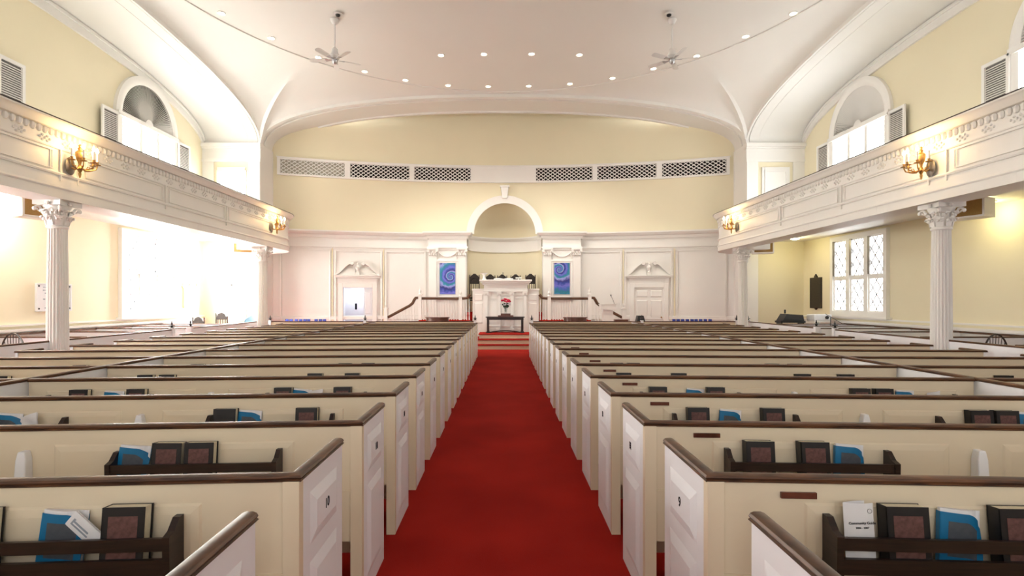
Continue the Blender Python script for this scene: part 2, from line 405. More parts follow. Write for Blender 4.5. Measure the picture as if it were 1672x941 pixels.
BX0, BX1, BY = 1.43, 2.86, 20.22     # projecting bays beside the niche
corn = [(-.02,-.20),(.05,-.20),(.07,-.10),(.14,-.07),(.18,-.02),(.20,0.0),(.20,.05),(-.02,.05)]
arch_ = [(-.02,-.06),(.03,-.06),(.03,-.02),(.055,.0),(.055,.05),(-.02,.05)]
for s_ in (-1, 1):
    px = [s_*(8.6-(8.6-2.9)*i/30) for i in range(31)]
    path = [(x, apse(x)-.02, 0) for x in px]
    path += [(NC+s_*BX1, apse(2.86)-.02, 0), (NC+s_*BX1, BY, 0), (NC+s_*BX0, BY, 0), (NC+s_*BX0, 20.75, 0)]
    if s_ > 0: path = path[::-1]
    m = MB()
    for prof, z in ((corn, 4.12), (arch_, 3.57)):
        m.sweep(prof, [(p[0], p[1], z) for p in path])
    struct(m.build('trim_%d' % (9 if s_ < 0 else 10), WHITE))
    # wall panel mouldings on the curve
    m = MB()
    for a, b, zlo, zhi in ((2.98, 4.42, 1.05, 3.44), (4.58, 6.2, .35, 3.44), (6.38, 7.98, .35, 3.44)):
        n = 10
        X = [s_*(a+(b-a)*i/n) for i in range(n+1)]
        pr = [(-.025,-.02),(.025,-.02),(.025,.03),(-.025,.03)]
        for z in (zlo, zhi): m.sweep(pr, [(x, apse(x)-.03, z) for x in X], up=(0,0,1))
        for x in (s_*a, s_*b): m.box(x-.03, x+.03, apse(x)-.065, apse(x)-.015, zlo, zhi)
    m.sweep([(-.02,0),(.05,0),(.04,.12),(-.02,.14)], [(p[0], p[1], .9) for p in (path[:31] if s_ < 0 else path[::-1][:31][::-1])])
    struct(m.build('trim_%d' % (11 if s_ < 0 else 12), WHITE))
    m = MB()
    for x in (6.3, 4.5):
        m.box(s_*x-.022, s_*x+.022, apse(x)-.05, apse(x)-.015, .2, 3.55)
    struct(m.build('trim_%d' % (40 if s_ < 0 else 41), CREAM))
    # bay body, pilasters, capitals, frame
    bay = thing('pilaster_bay', 'white projecting wall bay with paired pilasters %s of the pulpit niche' % SIDE[s_], 'pilaster bay', (NC+s_*(BX0+BX1)/2, BY, .9))
    w = (BX1-BX0)/2
    m = MB(); m.box(-w, w, 0, .6, -.85, 3.22); m.build('bay_wall', WHITE, bay)
    for q in (-1, 1):
        m = MB(); x = q*(w-.17); m.box(x-.14, x+.14, -.06, 0, 0, 2.38); m.box(x-.16, x+.16, -.08, 0, 0, .12); m.box(x-.16, x+.16, -.08, 0, .12, .2)
        m.build('pilaster', WHITE, bay)
        m = MB()
        m.hexa([(x-.13,-.06,2.38),(x+.13,-.06,2.38),(x+.13,0,2.38),(x-.13,0,2.38),(x-.17,-.12,2.6),(x+.17,-.12,2.6),(x+.17,0,2.6),(x-.17,0,2.6)])
        m.box(x-.2, x+.2, -.15, 0, 2.6, 2.66)
        for r_, z in ((4, 2.42), (3, 2.5)):
            for i in range(r_):
                xx = x-.12+.24*i/(r_-1); m.ball((xx, -.09, z), .034, .035, .05, 6, 5)
        for e in (-1, 1):
            m.lathe([(.0,-.02),(.05,-.02),(.05,.02),(0,.02)], (x+e*.16, -.13, 2.56), 10, 'y')
        m.build('capital', WHITE, bay, smooth=True)
    m = MB(); m.tube([(-.33+.66*i/12, -.03, 2.5-.16*(1-((i-6)/6)**2)) for i in range(13)], .022, 6)
    m.tube([(-.33,-.03,2.5),(-.35,-.03,2.3)], .02, 6); m.tube([(.33,-.03,2.5),(.35,-.03,2.3)], .02, 6)
    m.box(-.42, .42, -.03, 0, 2.2, 2.24)
    m.build('festoon', WHITE, bay, smooth=True)
    m = MB(); m.frame((-.40,-.0,.78), (1,0,0), (0,0,1), .80, 1.40, .075, .035)
    m.box(-.46, .46, -.05, 0, 2.16, 2.21); m.box(-.44, .44, -.05, 0, .72, .80)
    m.build('panel_frame', WHITE, bay, bevel=.008)
    # swirl painting
    p = MB(); p.box(-.29, .29, -.03, .0, -.6, .6)
    mt = swirl('swirl_painting_'+SIDE[s_], .12 if s_ < 0 else -.10, .05 if s_ < 0 else .33, 1 if s_ < 0 else -1)
    o = p.build('swirl_painting', mt); o.location = (NC+s_*(BX0+BX1)/2+s_*.0, BY-.001, 2.44)
    tag(o, 'tall blue and green swirl painting hung %s of the pulpit niche' % SIDE[s_], 'painting')

# niche trim
m = MB()
arcp = [(NC-NR*1.0*cos(pi*i/48)*1.0, apse(NC)-.03, ZSN+NR*sin(pi*i/48)) for i in range(49)]
m.sweep([(-.03,-.02),(.26,-.02),(.26,.03),(.20,.05),(.06,.05),(-.03,.07)], [(p[0], p[1]-.06, p[2]) for p in arcp], up=(0,-1,0))
struct(m.build('trim_13', WHITE, smooth=True))
m = MB()
m.hexa([(NC-.09,apse(0)-.2,ZSN+NR-.08),(NC+.09,apse(0)-.2,ZSN+NR-.08),(NC+.09,apse(0),ZSN+NR-.08),(NC-.09,apse(0),ZSN+NR-.08),
        (NC-.15,apse(0)-.22,ZSN+NR+.34),(NC+.15,apse(0)-.22,ZSN+NR+.34),(NC+.15,apse(0),ZSN+NR+.34),(NC-.15,apse(0),ZSN+NR+.34)])
m.box(NC-.18, NC+.18, apse(0)-.24, apse(0), ZSN+NR+.34, ZSN+NR+.40)
struct(m.build('trim_14', WHITE, bevel=.01))
m = MB()
pp = [(NC+NR*.985*cos(p), YN+ND*.985*sin(p), 0) for p in ph]
m.sweep([(-.01,-.1),(.03,-.1),(.12,0),(.12,.04),(-.01,.04)], [(p[0], p[1], 4.08) for p in pp][::-1])
m.sweep([(-.01,-.2),(.015,-.2),(.015,.2),(-.01,.2)], [(p[0], p[1], 3.78) for p in pp][::-1])
m.sweep([(-.01,-.03),(.035,-.03),(.035,.03),(-.01,.03)], [(p[0], p[1], 3.57) for p in pp][::-1])
struct(m.build('trim_15', WHITE, smooth=True))

# clerestory grille strip: frame + six lattice panels
GZ0, GZ1 = 6.17, 6.67
m = MB()
def arcbar(x0, x1, z0, z1, d0=.10, d1=0.0, n=None):
    n = n or max(1, int(abs(x1-x0)/.25))
    X = [x0+(x1-x0)*i/n for i in range(n+1)]
    for i in range(n):
        a, b = X[i], X[i+1]
        m.hexa([(a,apse(a)-d0,z0),(b,apse(b)-d0,z0),(b,apse(b)-d1,z0),(a,apse(a)-d1,z0),(a,apse(a)-d0,z1),(b,apse(b)-d0,z1),(b,apse(b)-d1,z1),(a,apse(a)-d1,z1)])
GP = [(1.25, 3.37), (3.55, 5.67), (5.86, 7.99)]
arcbar(-8.08, 8.08, GZ1, GZ1+.07); arcbar(-8.08, 8.08, GZ0-.06, GZ0)
arcbar(-8.1, 8.1, GZ1+.07, GZ1+.09, .13)
for s_ in (-1, 1):
    for a, b in ((3.37, 3.55), (5.67, 5.86), (7.99, 8.08)): arcbar(s_*a, s_*b, GZ0, GZ1, .10, 0, 1)
arcbar(-1.25, 1.25, GZ0, GZ1, .09)
struct(m.build('trim_16', WHITE))
m = MB(); 
for x in (-1.02, 1.02): arcbar(x-.02, x+.02, GZ0+.02, GZ1-.02, .105, .08, 1)
struct(m.build('trim_17', WHITE))
def lat(u0, u1, v0, v1, pitch, slope):
    """clipped diagonal lines inside a rectangle"""
    out = []; W = u1-u0; H = v1-v0; L = H/slope
    for sg in (1, -1):
        c = -L
        while c < W+L:
            pts = []
            for v in (0, H):
                u = c+sg*(v-H/2)/slope+ (H/2)/slope
                pts.append((u, v))
            (ua, va), (ub, vb) = pts
            if ua > ub: ua, va, ub, vb = ub, vb, ua, va
            t0, t1 = max(0, (0-ua)/(ub-ua)), min(1, (W-ua)/(ub-ua))
            if t1 > t0+.02:
                out.append((u0+ua+(ub-ua)*t0, v0+va+(vb-va)*t0, u0+ua+(ub-ua)*t1, v0+va+(vb-va)*t1))
            c += pitch
    return out
names = {(-1,2):'leftmost pale lattice grille on the curved wall', (-1,1):'second lattice grille from the left on curved wall', (-1,0):'third lattice grille from the left, above the niche',
         (1,0):'fourth lattice grille from the left, just right of niche', (1,1):'fifth lattice grille from the left on curved wall', (1,2):'rightmost dark lattice grille on the curved wall'}
for s_ in (-1, 1):
    for gi, (a, b) in enumerate(GP):
        xm = s_*(a+b)/2
        g = thing('lattice_grille', names[(s_, gi)], 'grille', (xm, apse(xm), GZ0), 0, 'lattice grilles along the curved wall')
        m = MB(); arcbar(s_*a, s_*b, GZ0, GZ1, .02, .008)
        m.xf(Matrix.Translation((-xm, -apse(xm), -GZ0))); m.build('grille_backing', LITVOID if (s_ < 0 and gi == 2) else VOID, g)
        m = MB()
        for ua, va, ub, vb in lat(min(s_*a, s_*b), max(s_*a, s_*b), GZ0, GZ1, .178, .72):
            m.bar((ua, apse(ua)-.055, va), (ub, apse(ub)-.055, vb), .022, .026, (0,1,0))
        m.xf(Matrix.Translation((-xm, -apse(xm), -GZ0))); m.build('lattice', WHITE, g)

# apse doors with swan-neck pediments
for s_ in (-1, 1):
    dx = s_*5.42; yy = apse(dx); ang = -atan2(dx, sqrt(AR*AR-dx*dx))
    d = bpy.data.objects.new('door_%d' % (1 if s_ < 0 else 2), None); C.objects.link(d); struct(d)
    d.location = (dx, yy-.03, 0); d.rotation_euler = (0, 0, ang)
    m = MB()
    for q in (-1, 1): m.box(*sorted((q*.53, q*.69)), -.08, .04, 0, 2.24)
    m.box(-.53, .53, -.08, .04, 2.08, 2.24); m.box(-.72, .72, -.05, .04, 2.24, 2.44)
    m.box(-.80, .80, -.16, .04, 2.44, 2.50); m.box(-.84, .84, -.20, .04, 2.50, 2.54)
    m.build('door_casing', WHITE, d, bevel=.008)
    m = MB()
    for q in (-1, 1):
        top = []; bot = []
        for i in range(13):
            t = i/12; x = .80-.58*t; z = 2.56+.40*(t*t*(3-2*t))+.02*t
            top.append((q*x, z+.05)); bot.append((q*x, z-.02))
        for i in range(12):
            a0, a1, b0, b1 = top[i], top[i+1], bot[i], bot[i+1]
            m.hexa([(b0[0],-.16,b0[1]),(b1[0],-.16,b1[1]),(b1[0],.0,b1[1]),(b0[0],.0,b0[1]),(a0[0],-.16,a0[1]),(a1[0],-.16,a1[1]),(a1[0],.0,a1[1]),(a0[0],.0,a0[1])])
        m.lathe([(0,-.18),(.06,-.18),(.07,-.16),(.07,-.02),(0,-.02)], (q*.20, 0, 2.97), 14, 'y')
        tri = [(q*.78, 2.54), (q*.10, 2.54), (q*.10, 2.75), (q*.3, 2.82), (q*.5, 2.70)]
        m.prism(tri, -.05, 0, lambda a, b, c: (a, c, b))
    m.lathe([(.05,0),(.05,.05),(.03,.08),(.06,.14),(.085,.2),(.06,.26),(.03,.3),(.045,.34),(.02,.40),(0,.44)], (0,-.10,2.62), 12)
    m.box(-.07, .07, -.16, 0, 2.54, 2.64)
    m.build('pediment', WHITE, d, smooth=True)
    if s_ > 0:
        m = MB(); m.box(-.53, .53, -.02, .02, 0, 2.08)
        for q in (-1, 1):
            x0 = -.46 if q < 0 else .05
            for z0, z1 in ((.12, .82), (.95, 1.62), (1.72, 1.98)): m.field((x0, -.02, z0), (1,0,0), (0,0,1), .41, z1-z0, .02, .035)
        m.build('door_leaf', WHITE, d)
        m = MB(); m.ball((.44, -.06, .98), .03, .03, .03); m.build('door_knob', BRASS, d, smooth=True)
    else:
        # open doorway into a small white service room
        m = MB(); m.box(-.53, -.51, 0, 1.0, 0, 2.08); m.box(.51, .53, 0, 1.0, 0, 2.08); m.box(-.53, .53, 1.0, 1.02, 0, 2.08); m.box(-.53, .53, 0, 1.0, 2.07, 2.09)
        m.build('service_room', ROOM, d); lamp('service_room_fill', 'POINT', (dx-.1, yy+.55, 1.9), 9, (.93, .96, 1), .12)  # point light added, source unseen, to brighten the doorway
        m = MB(); m.box(.22, .51, -.01, .03, 0, 2.06)
        m.field((.26,-.01,.15), (1,0,0), (0,0,1), .21, .8, .012, .02); m.field((.26,-.01,1.1), (1,0,0), (0,0,1), .21, .8, .012, .02)
        m.build('folded_door_leaf', GREYBOX if 0 else ROOM, d)
        e = thing('electrical_panel', 'grey electrical panel box on white wall inside the open left doorway', 'electrical panel', (dx-.34, yy+.93, 1.05), ang)
        m = MB(); m.box(-.12, .09, 0, .06, 0, .72); m.build('box_body', GREYBOX, e, bevel=.006)
        m = MB(); m.box(-.03, .05, -.02, 0, .2, .44); m.build('breaker_window', INK, e)
        m = MB(); m.field((-.10,0,.02), (1,0,0), (0,0,1), .17, .68, .006, .01); m.build('box_door', GREYBOX, e)

# ------------------------------------------------------------------ windows in the side walls
def wallM(s_, y, z):
    """frame on the side wall: local x runs to the viewer's right seen from the nave, local y up, local z into the room"""
    return basis((s_*XW, y, z), (0, 1, 0) if s_ < 0 else (0, -1, 0), (0, 0, 1))
wn = 1
for s_ in (-1, 1):
    PM = PANE_L if s_ < 0 else PANE_R
    for yc in ((15.45, 6.6) if s_ > 0 else (15.5, 6.2)):
        w = bpy.data.objects.new('window_%d' % wn, None); C.objects.link(w); struct(w); w.matrix_world = wallM(s_, yc, 1.15); wn += 1
        W, H = 2.46, 2.38
        m = MB(); m.box(-W/2+.1, W/2-.1, .1, H-.1, .005, .02); m.build('pane', PM, w)
        m = MB(); m.frame((-W/2,0,0), (1,0,0), (0,1,0), W, H, .13, .10)
        lw = (W-.26-2*.16)/3
        xs0 = []
        for i in range(3):
            x0 = -W/2+.13+i*(lw+.16); xs0.append(x0)
            if i: m.box(x0-.16, x0, .1, H-.1, 0, .09)
            m.box(x0, x0+lw, H*.47-.025, H*.47+.025, 0, .06)
            for a0, b0 in ((.13, H*.47-.025), (H*.47+.025, H-.13)): m.frame((x0, a0, .02), (1,0,0), (0,1,0), lw, b0-a0, .04, .03)
        m.box(-W/2-.08, W/2+.08, -.05, .0, 0, .16)
        m.build('window_frame', WHITE, w)
        m = MB()
        for x0 in xs0:
            for a0, b0 in ((.17, H*.47-.06), (H*.47+.06, H-.17)):
                for ua, va, ub, vb in lat(x0+.04, x0+lw-.04, a0, b0, .30, 1.3): m.bar((ua,va,.03), (ub,vb,.03), .034, .014, (0,0,1))
        m.build('lattice_bars', PAPER, w)
        m = MB()
        for x0 in xs0: 
            e = x0+.01 if s_ > 0 else x0+lw-.07
            m.box(e, e+.06, H*.5, H-.14, .055, .09)
        m.build('blind_channel', TARN, w)
    for yc in (15.42, 9.45):
        w = bpy.data.objects.new('window_%d' % wn, None); C.objects.link(w); struct(w); w.matrix_world = wallM(s_, yc, ZSP-.34-2.3); wn += 1
        # local: rectangle 0..2.3 high, half-round above
        HW, H = 1.12, 2.3
        m = MB(); m.box(-HW, HW, 0, H-.06, .01, .03); m.build('pane', PANE_LU if s_ < 0 else PANE_RU, w)
        m = MB()
        pts = [(HW*cos(pi*i/28)*1.0, H+HW*sin(pi*i/28), .02) for i in range(29)]
        m.add([(0,H,.02)]+pts, [(0,i+1,i+2) for i in range(28)]); m.build('lunette_backing', LOUVREBACK, w)
        m = MB()
        ring = [(cos(pi*i/32)*(HW+.0), H+(HW+.0)*sin(pi*i/32), .02) for i in range(33)]
        m.sweep([(-.02,-.02),(.22,-.02),(.22,.07),(.15,.10),(.05,.10),(-.02,.06)], ring, up=(0,0,1))
        m.box(-HW-.2, HW+.2, H-.09, H+.03, 0, .14); m.box(-HW-.16, -HW, 0, H, 0, .1); m.box(HW, HW+.16, 0, H, 0, .1)
        m.build('window_frame', WHITE, w, smooth=True)
        m = MB()
        for i in range(58):
            a = pi*(i+.5)/58; t = .011
            r0, r1 = .16, HW-.02; d = (cos(a), sin(a)); n_ = (-sin(a), cos(a))
            w0, w1 = .004, .024
            def q(r, k, zz): return (d[0]*r+n_[0]*k, H+.02+d[1]*r+n_[1]*k, zz)
            m.hexa([q(r0,-w0,.03),q(r1,-w1,.03),q(r1,w1,.075),q(r0,w0,.05),q(r0,-w0,.037),q(r1,-w1,.037),q(r1,w1,.082),q(r0,w0,.057)])
        m.lathe([(0,.02),(.17,.02),(.17,.08),(0,.09)], (0,H+.02,0), 20, 'z')
        m.v = [(x, max(y, H), z) for x, y, z in m.v]
        m.build('sunburst_louver', WHITE, w)
        m = MB()
        for x in (-HW/3, HW/3): m.box(x-.06, x+.06, 0, H-.06, .03, .09)
        m.box(-HW, HW, H*.42, H*.42+.05, .03, .07)
        m.build('mullion', WHITE, w)
        for q in (-1, 1):
            m = MB(); x0 = q*(HW+.16) if q > 0 else -(HW+.16)-.62
            m.frame((x0, 0, .1), (1,0,0), (0,1,0), .62, H-.04, .07, .04)
            for i in range(44):
                z = .08+(H-.2)*i/44; 
                m.hexa([(x0+.06,z,.10),(x0+.56,z,.10),(x0+.56,z+.012,.10),(x0+.06,z+.012,.10),(x0+.06,z-.03,.135),(x0+.56,z-.03,.135),(x0+.56,z-.018,.135),(x0+.06,z-.018,.135)])
            m.build('louvered_shutter', WHITE, w)
            m = MB(); m.box(x0+.06, x0+.56, .06, H-.08, .085, .095); m.build('shutter_backing', LOUVREBACK, w)
# left return-wall windows (below and above the gallery)
for z0, z1, nm in ((1.0, 3.3, 0), (4.06, 6.0, 1)):
    w = bpy.data.objects.new('window_%d' % wn, None); C.objects.link(w); struct(w); w.location = (-9.18, YF-.06, z0); wn += 1
    H = z1-z0
    m = MB(); m.box(-.46, .46, .0, .02, .05, H-.05); m.build('pane', PANE_LU if nm else PANE_L, w)
    m = MB(); m.frame((-.5, .02, 0), (1,0,0), (0,0,1), 1.0, H, .07, .08)
    if not nm: m.box(-.46, .46, -.04, 0, H*.48, H*.48+.05); m.box(-.02, .02, -.04, 0, 0, H)
    m.build('window_frame', WHITE, w)

# unseen windows added to the rear wall; their glowing panes fill the nave
for x in (-6.0, -2.0, 2.0, 6.0):
    w = bpy.data.objects.new('window_%d' % wn, None); C.objects.link(w); struct(w); w.location = (x, -6, 1.2); wn += 1
    m = MB(); m.box(-1.2, 1.2, .0, .03, 0, 5.2); m.build('pane', FILL_B, w)
    m = MB(); m.box(-1.35, -1.2, 0, .1, -.1, 5.3); m.box(1.2, 1.35, 0, .1, -.1, 5.3); m.box(-1.35, 1.35, 0, .1, 5.2, 5.35); m.box(-1.4, 1.4, 0, .16, -.12, 0)
    for q in (-.4, .4): m.box(q-.02, q+.02, .03, .07, 0, 5.2)
    for q in range(1, 7): m.box(-1.2, 1.2, .03, .07, q*.75-.02, q*.75+.02)
    m.build('window_frame', WHITE, w)

# ------------------------------------------------------------------ galleries
PANELS = [(13.45, 16.0), (11.05, 13.25), (8.85, 10.85), (5.9, 8.2), (3.4, 5.7), (.9, 3.2)]
for s_ in (-1, 1):
    gal = thing('gallery', 'long white %s gallery front with moulded panels and egg frieze, on fluted columns' % SIDE[s_], 'gallery', (s_*XF, 0, ZFB))
    cyE, rx, ry = 16.95, 1.42, 1.42
    base = [(0, -6+ (cyE+6)*i/46) for i in range(47)] + [(rx*(1-cos(pi/2*i/16)), cyE+ry*sin(pi/2*i/16)) for i in range(1, 17)]
    path = [(s_*x, y, 0) for x, y in base]
    if s_ < 0: path = path      # local x positive = outward
    fl = 1 if s_ > 0 else -1
    # profile: (toward nave +, z). side vector T x up with T=+y -> +x ; nave is -s_ x
    def prof(pts): return [(-s_*a, b) for a, b in pts]
    m = MB(); m.sweep(prof([(0,0),(.02,0),(.02,.16),(-.0,.16),(0,.28),(.0,.30),(-.01,.30),(-.01,1.10),(-.5,1.10),(-.5,0)]), path); m.build('fascia', WHITE, gal)
    m = MB()
    m.sweep(prof([(-.02,.36),(.015,.36),(.025,.385),(.015,.405),(-.02,.405)]), path)
    m.sweep(prof([(-.02,.14),(.03,.14),(.04,.16),(.03,.19),(-.02,.19)]), path)
    m.sweep(prof([(-.02,.755),(.012,.755),(.02,.775),(-.02,.785)]), path)
    m.sweep(prof([(-.02,1.04),(.06,1.04),(.10,1.08),(.12,1.12),(.16,1.14),(.16,1.165),(-.5,1.165),(-.5,1.04)]), path)
    m.build('gallery_cornice', WHITE, gal, smooth=True)
    m = MB(); m.sweep(prof([(-.5,1.166),(.17,1.166),(.17,1.178),(-.5,1.178)]), path); m.build('dark_rail_edge', DARKWOOD, gal)
    m = MB()
    for a, b in PANELS:
        o = (-s_*.01, a if s_ < 0 else b, .43); m.frame(o, (0,1,0) if s_ < 0 else (0,-1,0), (0,0,1), b-a, .30, .022, .016)
    for yv in (8.35, 8.7, 13.35, 10.95, 5.8): m.box(*sorted((0, -s_*.02)), yv-.012, yv+.012, .28, .76)
    for yv in (14.3, 12.1, 9.9, 7.2): m.box(*sorted((-s_*.015, -s_*.022)), yv-.008, yv+.008, .0, .16)
    m.build('panel_moulding', WHITE, gal)
    # egg-and-tongue band and pierced rosettes
    m = MB()
    L = 0; segs = []
    pp = [Vector(p) for p in path]
    tot = sum((pp[i+1]-pp[i]).length for i in range(len(pp)-1))
    def at(d):
        for i in range(len(pp)-1):
            l = (pp[i+1]-pp[i]).length
            if d <= l: t = (pp[i+1]-pp[i]).normalized(); return pp[i]+t*d, t
            d -= l
        return pp[-1], t
    d = 6.3; idx = 0
    while d < tot-.1:
        p, t = at(d); nrm = Vector((t.y, -t.x, 0))*(-s_)
        c = p+nrm*.0
        m.ball((c.x, c.y, .985), .043, .043, .058, 7, 5)
        if idx % 4 == 0:
            for ii in range(-2, 3):
                for jj in range(-1, 2):
                    if (ii+jj) % 2 == 0:
                        cc = p+t*(ii*.045); m.ball((cc.x, cc.y, .862+jj*.035), .02, .02, .02, 5, 4)
        d += .108; idx += 1
    m.build('egg_frieze', WHITE, gal, smooth=True)
    m = MB()
    a, b = sorted((s_*.45, s_*(XW-XF)))
    m.box(a, b, -6, YF-.02, ZSO-ZFB, ZSO-ZFB+.15)
    m.build('gallery_soffit', WHITE, gal)
    m = MB()   # filler under the rounded end
    poly = [(s_*.45, -6)]+[(s_*x, y) for x, y in base[46:]]+[(s_*2.2, cyE+1.3)]+[(s_*2.2, cyE-.2), (s_*.45, cyE-.2)]
    poly = [(s_*.45, cyE-.2)]+[(s_*(x+.02), y-.01) for x, y in base[46:]]+[(s_*1.42, cyE-.2)]
    m.prism(poly, .02, .3, lambda a, b, c: (a, b, c)); m.build('end_soffit', WHITE, gal)

# ------------------------------------------------------------------ fluted columns
def column_parts(t):
    H = ZFB
    m = MB(); n = 20; vs = []; rows = []
    for z, r in ((.28, .150), (1.0, .148), (1.8, .142), (H-.42, .128)):
        row = []
        for i in range(n*6):
            a = 2*pi*i/(n*6); k = i % 6
            dd = 0 if k in (0, 5) else (.012 if k in (1, 4) else .019)
            row.append(((r-dd)*cos(a), (r-dd)*sin(a), z))
        rows.append(row+[row[0]])
    m.grid(rows); m.build('shaft', WHITE, t)
    m = MB(); m.box(-.21,.21,-.21,.21,0,.08); m.lathe([(.2,.08),(.21,.11),(.2,.15),(.165,.17),(.16,.19),(.18,.21),(.178,.24),(.15,.28)], (0,0,0), 32)
    m.build('column_base', WHITE, t, smooth=True)
    m = MB(); z0 = H-.42
    m.lathe([(.13,-.02),(.148,0),(.148,.02),(.13,.03),(.135,.15),(.155,.27),(.19,.34)], (0,0,z0), 28)
    for rr, nn, zz, hh, off in ((.142, 8, .04, .13, 0), (.150, 8, .11, .16, pi/8)):
        for i in range(nn):
            a = 2*pi*i/nn+off; d = Vector((cos(a), sin(a), 0)); p = Vector((0,0,z0+zz))
            path = [p+d*rr, p+d*(rr+.012)+Vector((0,0,hh*.5)), p+d*(rr+.03)+Vector((0,0,hh*.9)), p+d*(rr+.06)+Vector((0,0,hh)), p+d*(rr+.07)+Vector((0,0,hh*.85))]
            m.sweep([(-.045,-.006),(0,-.016),(.045,-.006),(.045,.006),(0,.004),(-.045,.006)], path, up=d)
            for e in (-1, 1): m.ball(p+d*(rr+.028)+d.cross(Vector((0,0,1)))*(e*.026)+Vector((0,0,hh*.72)), .022, .022, .026, 6, 4)
            m.ball(p+d*(rr+.055)+Vector((0,0,hh*.93)), .03, .03, .025, 6, 4)
    for i in range(4):
        a = pi/4+pi/2*i; d = Vector((cos(a), sin(a), 0)); sdv = Vector((-sin(a), cos(a), 0)); c = Vector((0,0,z0+.285))+d*.235
        vs = []
        m.ball(c+d*.05, .03, .03, .035, 6, 5)
        sp = [c+d*(.05-.004*j)*cos(j*.7)+Vector((0,0,1))*(.05-.004*j)*sin(j*.7) for j in range(11)]
        m.tube(sp, .02, 6, .012)
        m.tube([Vector((0,0,z0+.16))+d*.15, Vector((0,0,z0+.25))+d*.19, c+d*.0+Vector((0,0,.045))], .014, 6)
    for i in range(4):
        a = pi/2*i; m.ball((.195*cos(a), .195*sin(a), z0+.375), .03, .03, .03, 7, 5)
    # concave abacus
    pts = []
    for i in range(4):
        a0 = pi/4+pi/2*i; a1 = a0+pi/2
        A = Vector((cos(a0)*.31, sin(a0)*.31)); B = Vector((cos(a1)*.31, sin(a1)*.31)); mid = -(A+B).normalized()
        for j in range(7):
            u = j/7; q = A+(B-A)*u+mid*.055*sin(pi*u); pts.append((q.x, q.y))
    m.prism(pts, z0+.345, z0+.42, lambda a, b, c: (a, b, c))
    m.build('capital', WHITE, t, smooth=True)
proto = thing('fluted_column', 'near left white fluted column with leafy capital, carrying the left gallery', 'column', (-7.13, 8.62, 0), 0, 'fluted columns under the galleries')
column_parts(proto)
dup(proto, (-7.13, 15.95, 0), 0, 'far left white fluted column beside the rounded gallery end')
dup(proto, (7.15, 8.80, 0), 0, 'near right white fluted column with leafy capital, carrying the right gallery')
dup(proto, (7.15, 16.1, 0), 0, 'far right white fluted column beside the rounded gallery end')

# ------------------------------------------------------------------ wall sconces
def sconce_parts(t):
    # local x = out from the wall (into the nave)
    m = MB(); m.lathe([(0,-.0),(.09,.0),(.095,.012),(.07,.025),(.03,.035),(0,.04)], (0,0,0), 24, 'x'); m.xf(Matrix.Scale(1.5, 4, (0,0,1))); m.build('back_plate', TARN, t, smooth=True)
    m = MB(); m.tube([(.02,0,-.02),(.08,0,-.05),(.15,0,-.03)], .014, 8)
    m.lathe([(.0,-.19),(.012,-.18),(.022,-.12),(.016,-.1),(.03,-.07),(.042,-.04),(.03,-.015),(.018,.02),(.024,.06),(.045,.10),(.058,.16),(.06,.21),(.04,.235),(.018,.25),(.03,.275),(.012,.30),(.022,.32),(0,.35)], (.16,0,0), 14)
    m.build('stem', BRASS, t, smooth=True)
    for k, a in enumerate((-78, -40, 0, 40, 78)):
        a = R(a); r = .22; d = Vector((cos(a), sin(a), 0)); c = Vector((.16,0,-.03))
        pts = [c+d*.03, c+d*.08+Vector((0,0,-.03)), c+d*.14+Vector((0,0,-.02)), c+d*.2+Vector((0,0,.0)), c+d*r+Vector((0,0,.05)), c+d*r+Vector((0,0,.075))]
        m = MB(); m.tube(pts, .010, 7); e = c+d*r+Vector((0,0,.07))
        m.tube([c+d*.1+Vector((0,0,-.03)), c+d*.12+Vector((0,0,.015)), c+d*.155+Vector((0,0,.01)), c+d*.15+Vector((0,0,-.012))], .006, 6)
        m.lathe([(0,0),(.02,.0),(.048,.008),(.05,.014),(.02,.016),(.018,.05),(.024,.055),(0,.056)], e, 14)
        ar = m.build('arm', BRASS, t, smooth=True)
        m = MB(); m.lathe([(.0135,0),(.0135,.13),(.008,.135)], e+Vector((0,0,.055)), 12); cd = m.build('candle', CANDLE, t, smooth=True)
        m = MB(); m.lathe([(.006,0),(.020,.02),(.023,.036),(.014,.062),(.004,.085),(0,.09)], e+Vector((0,0,.19)), 10); m.build('flame_bulb', FLAME, cd, smooth=True)
sc0 = thing('wall_sconce', 'near left brass five candle sconce on the left gallery front', 'sconce', (-6.84, 8.50, 3.72), 0, 'brass candle sconces')
sconce_parts(sc0)
dup(sc0, (-6.84, 15.9, 3.75), 0, 'far left brass five candle sconce near the left gallery end')
dup(sc0, (6.84, 8.62, 3.72), pi, 'near right brass five candle sconce on the right gallery front')
dup(sc0, (6.84, 15.8, 3.75), pi, 'far right brass five candle sconce near the right gallery end')
for x, y in ((-6.62, 8.50), (-6.62, 15.9), (6.62, 8.62), (6.62, 15.8)):
    lamp('sconce_glow', 'POINT', (x*.985, y, 3.98), 16, (1, .62, .24), .1)

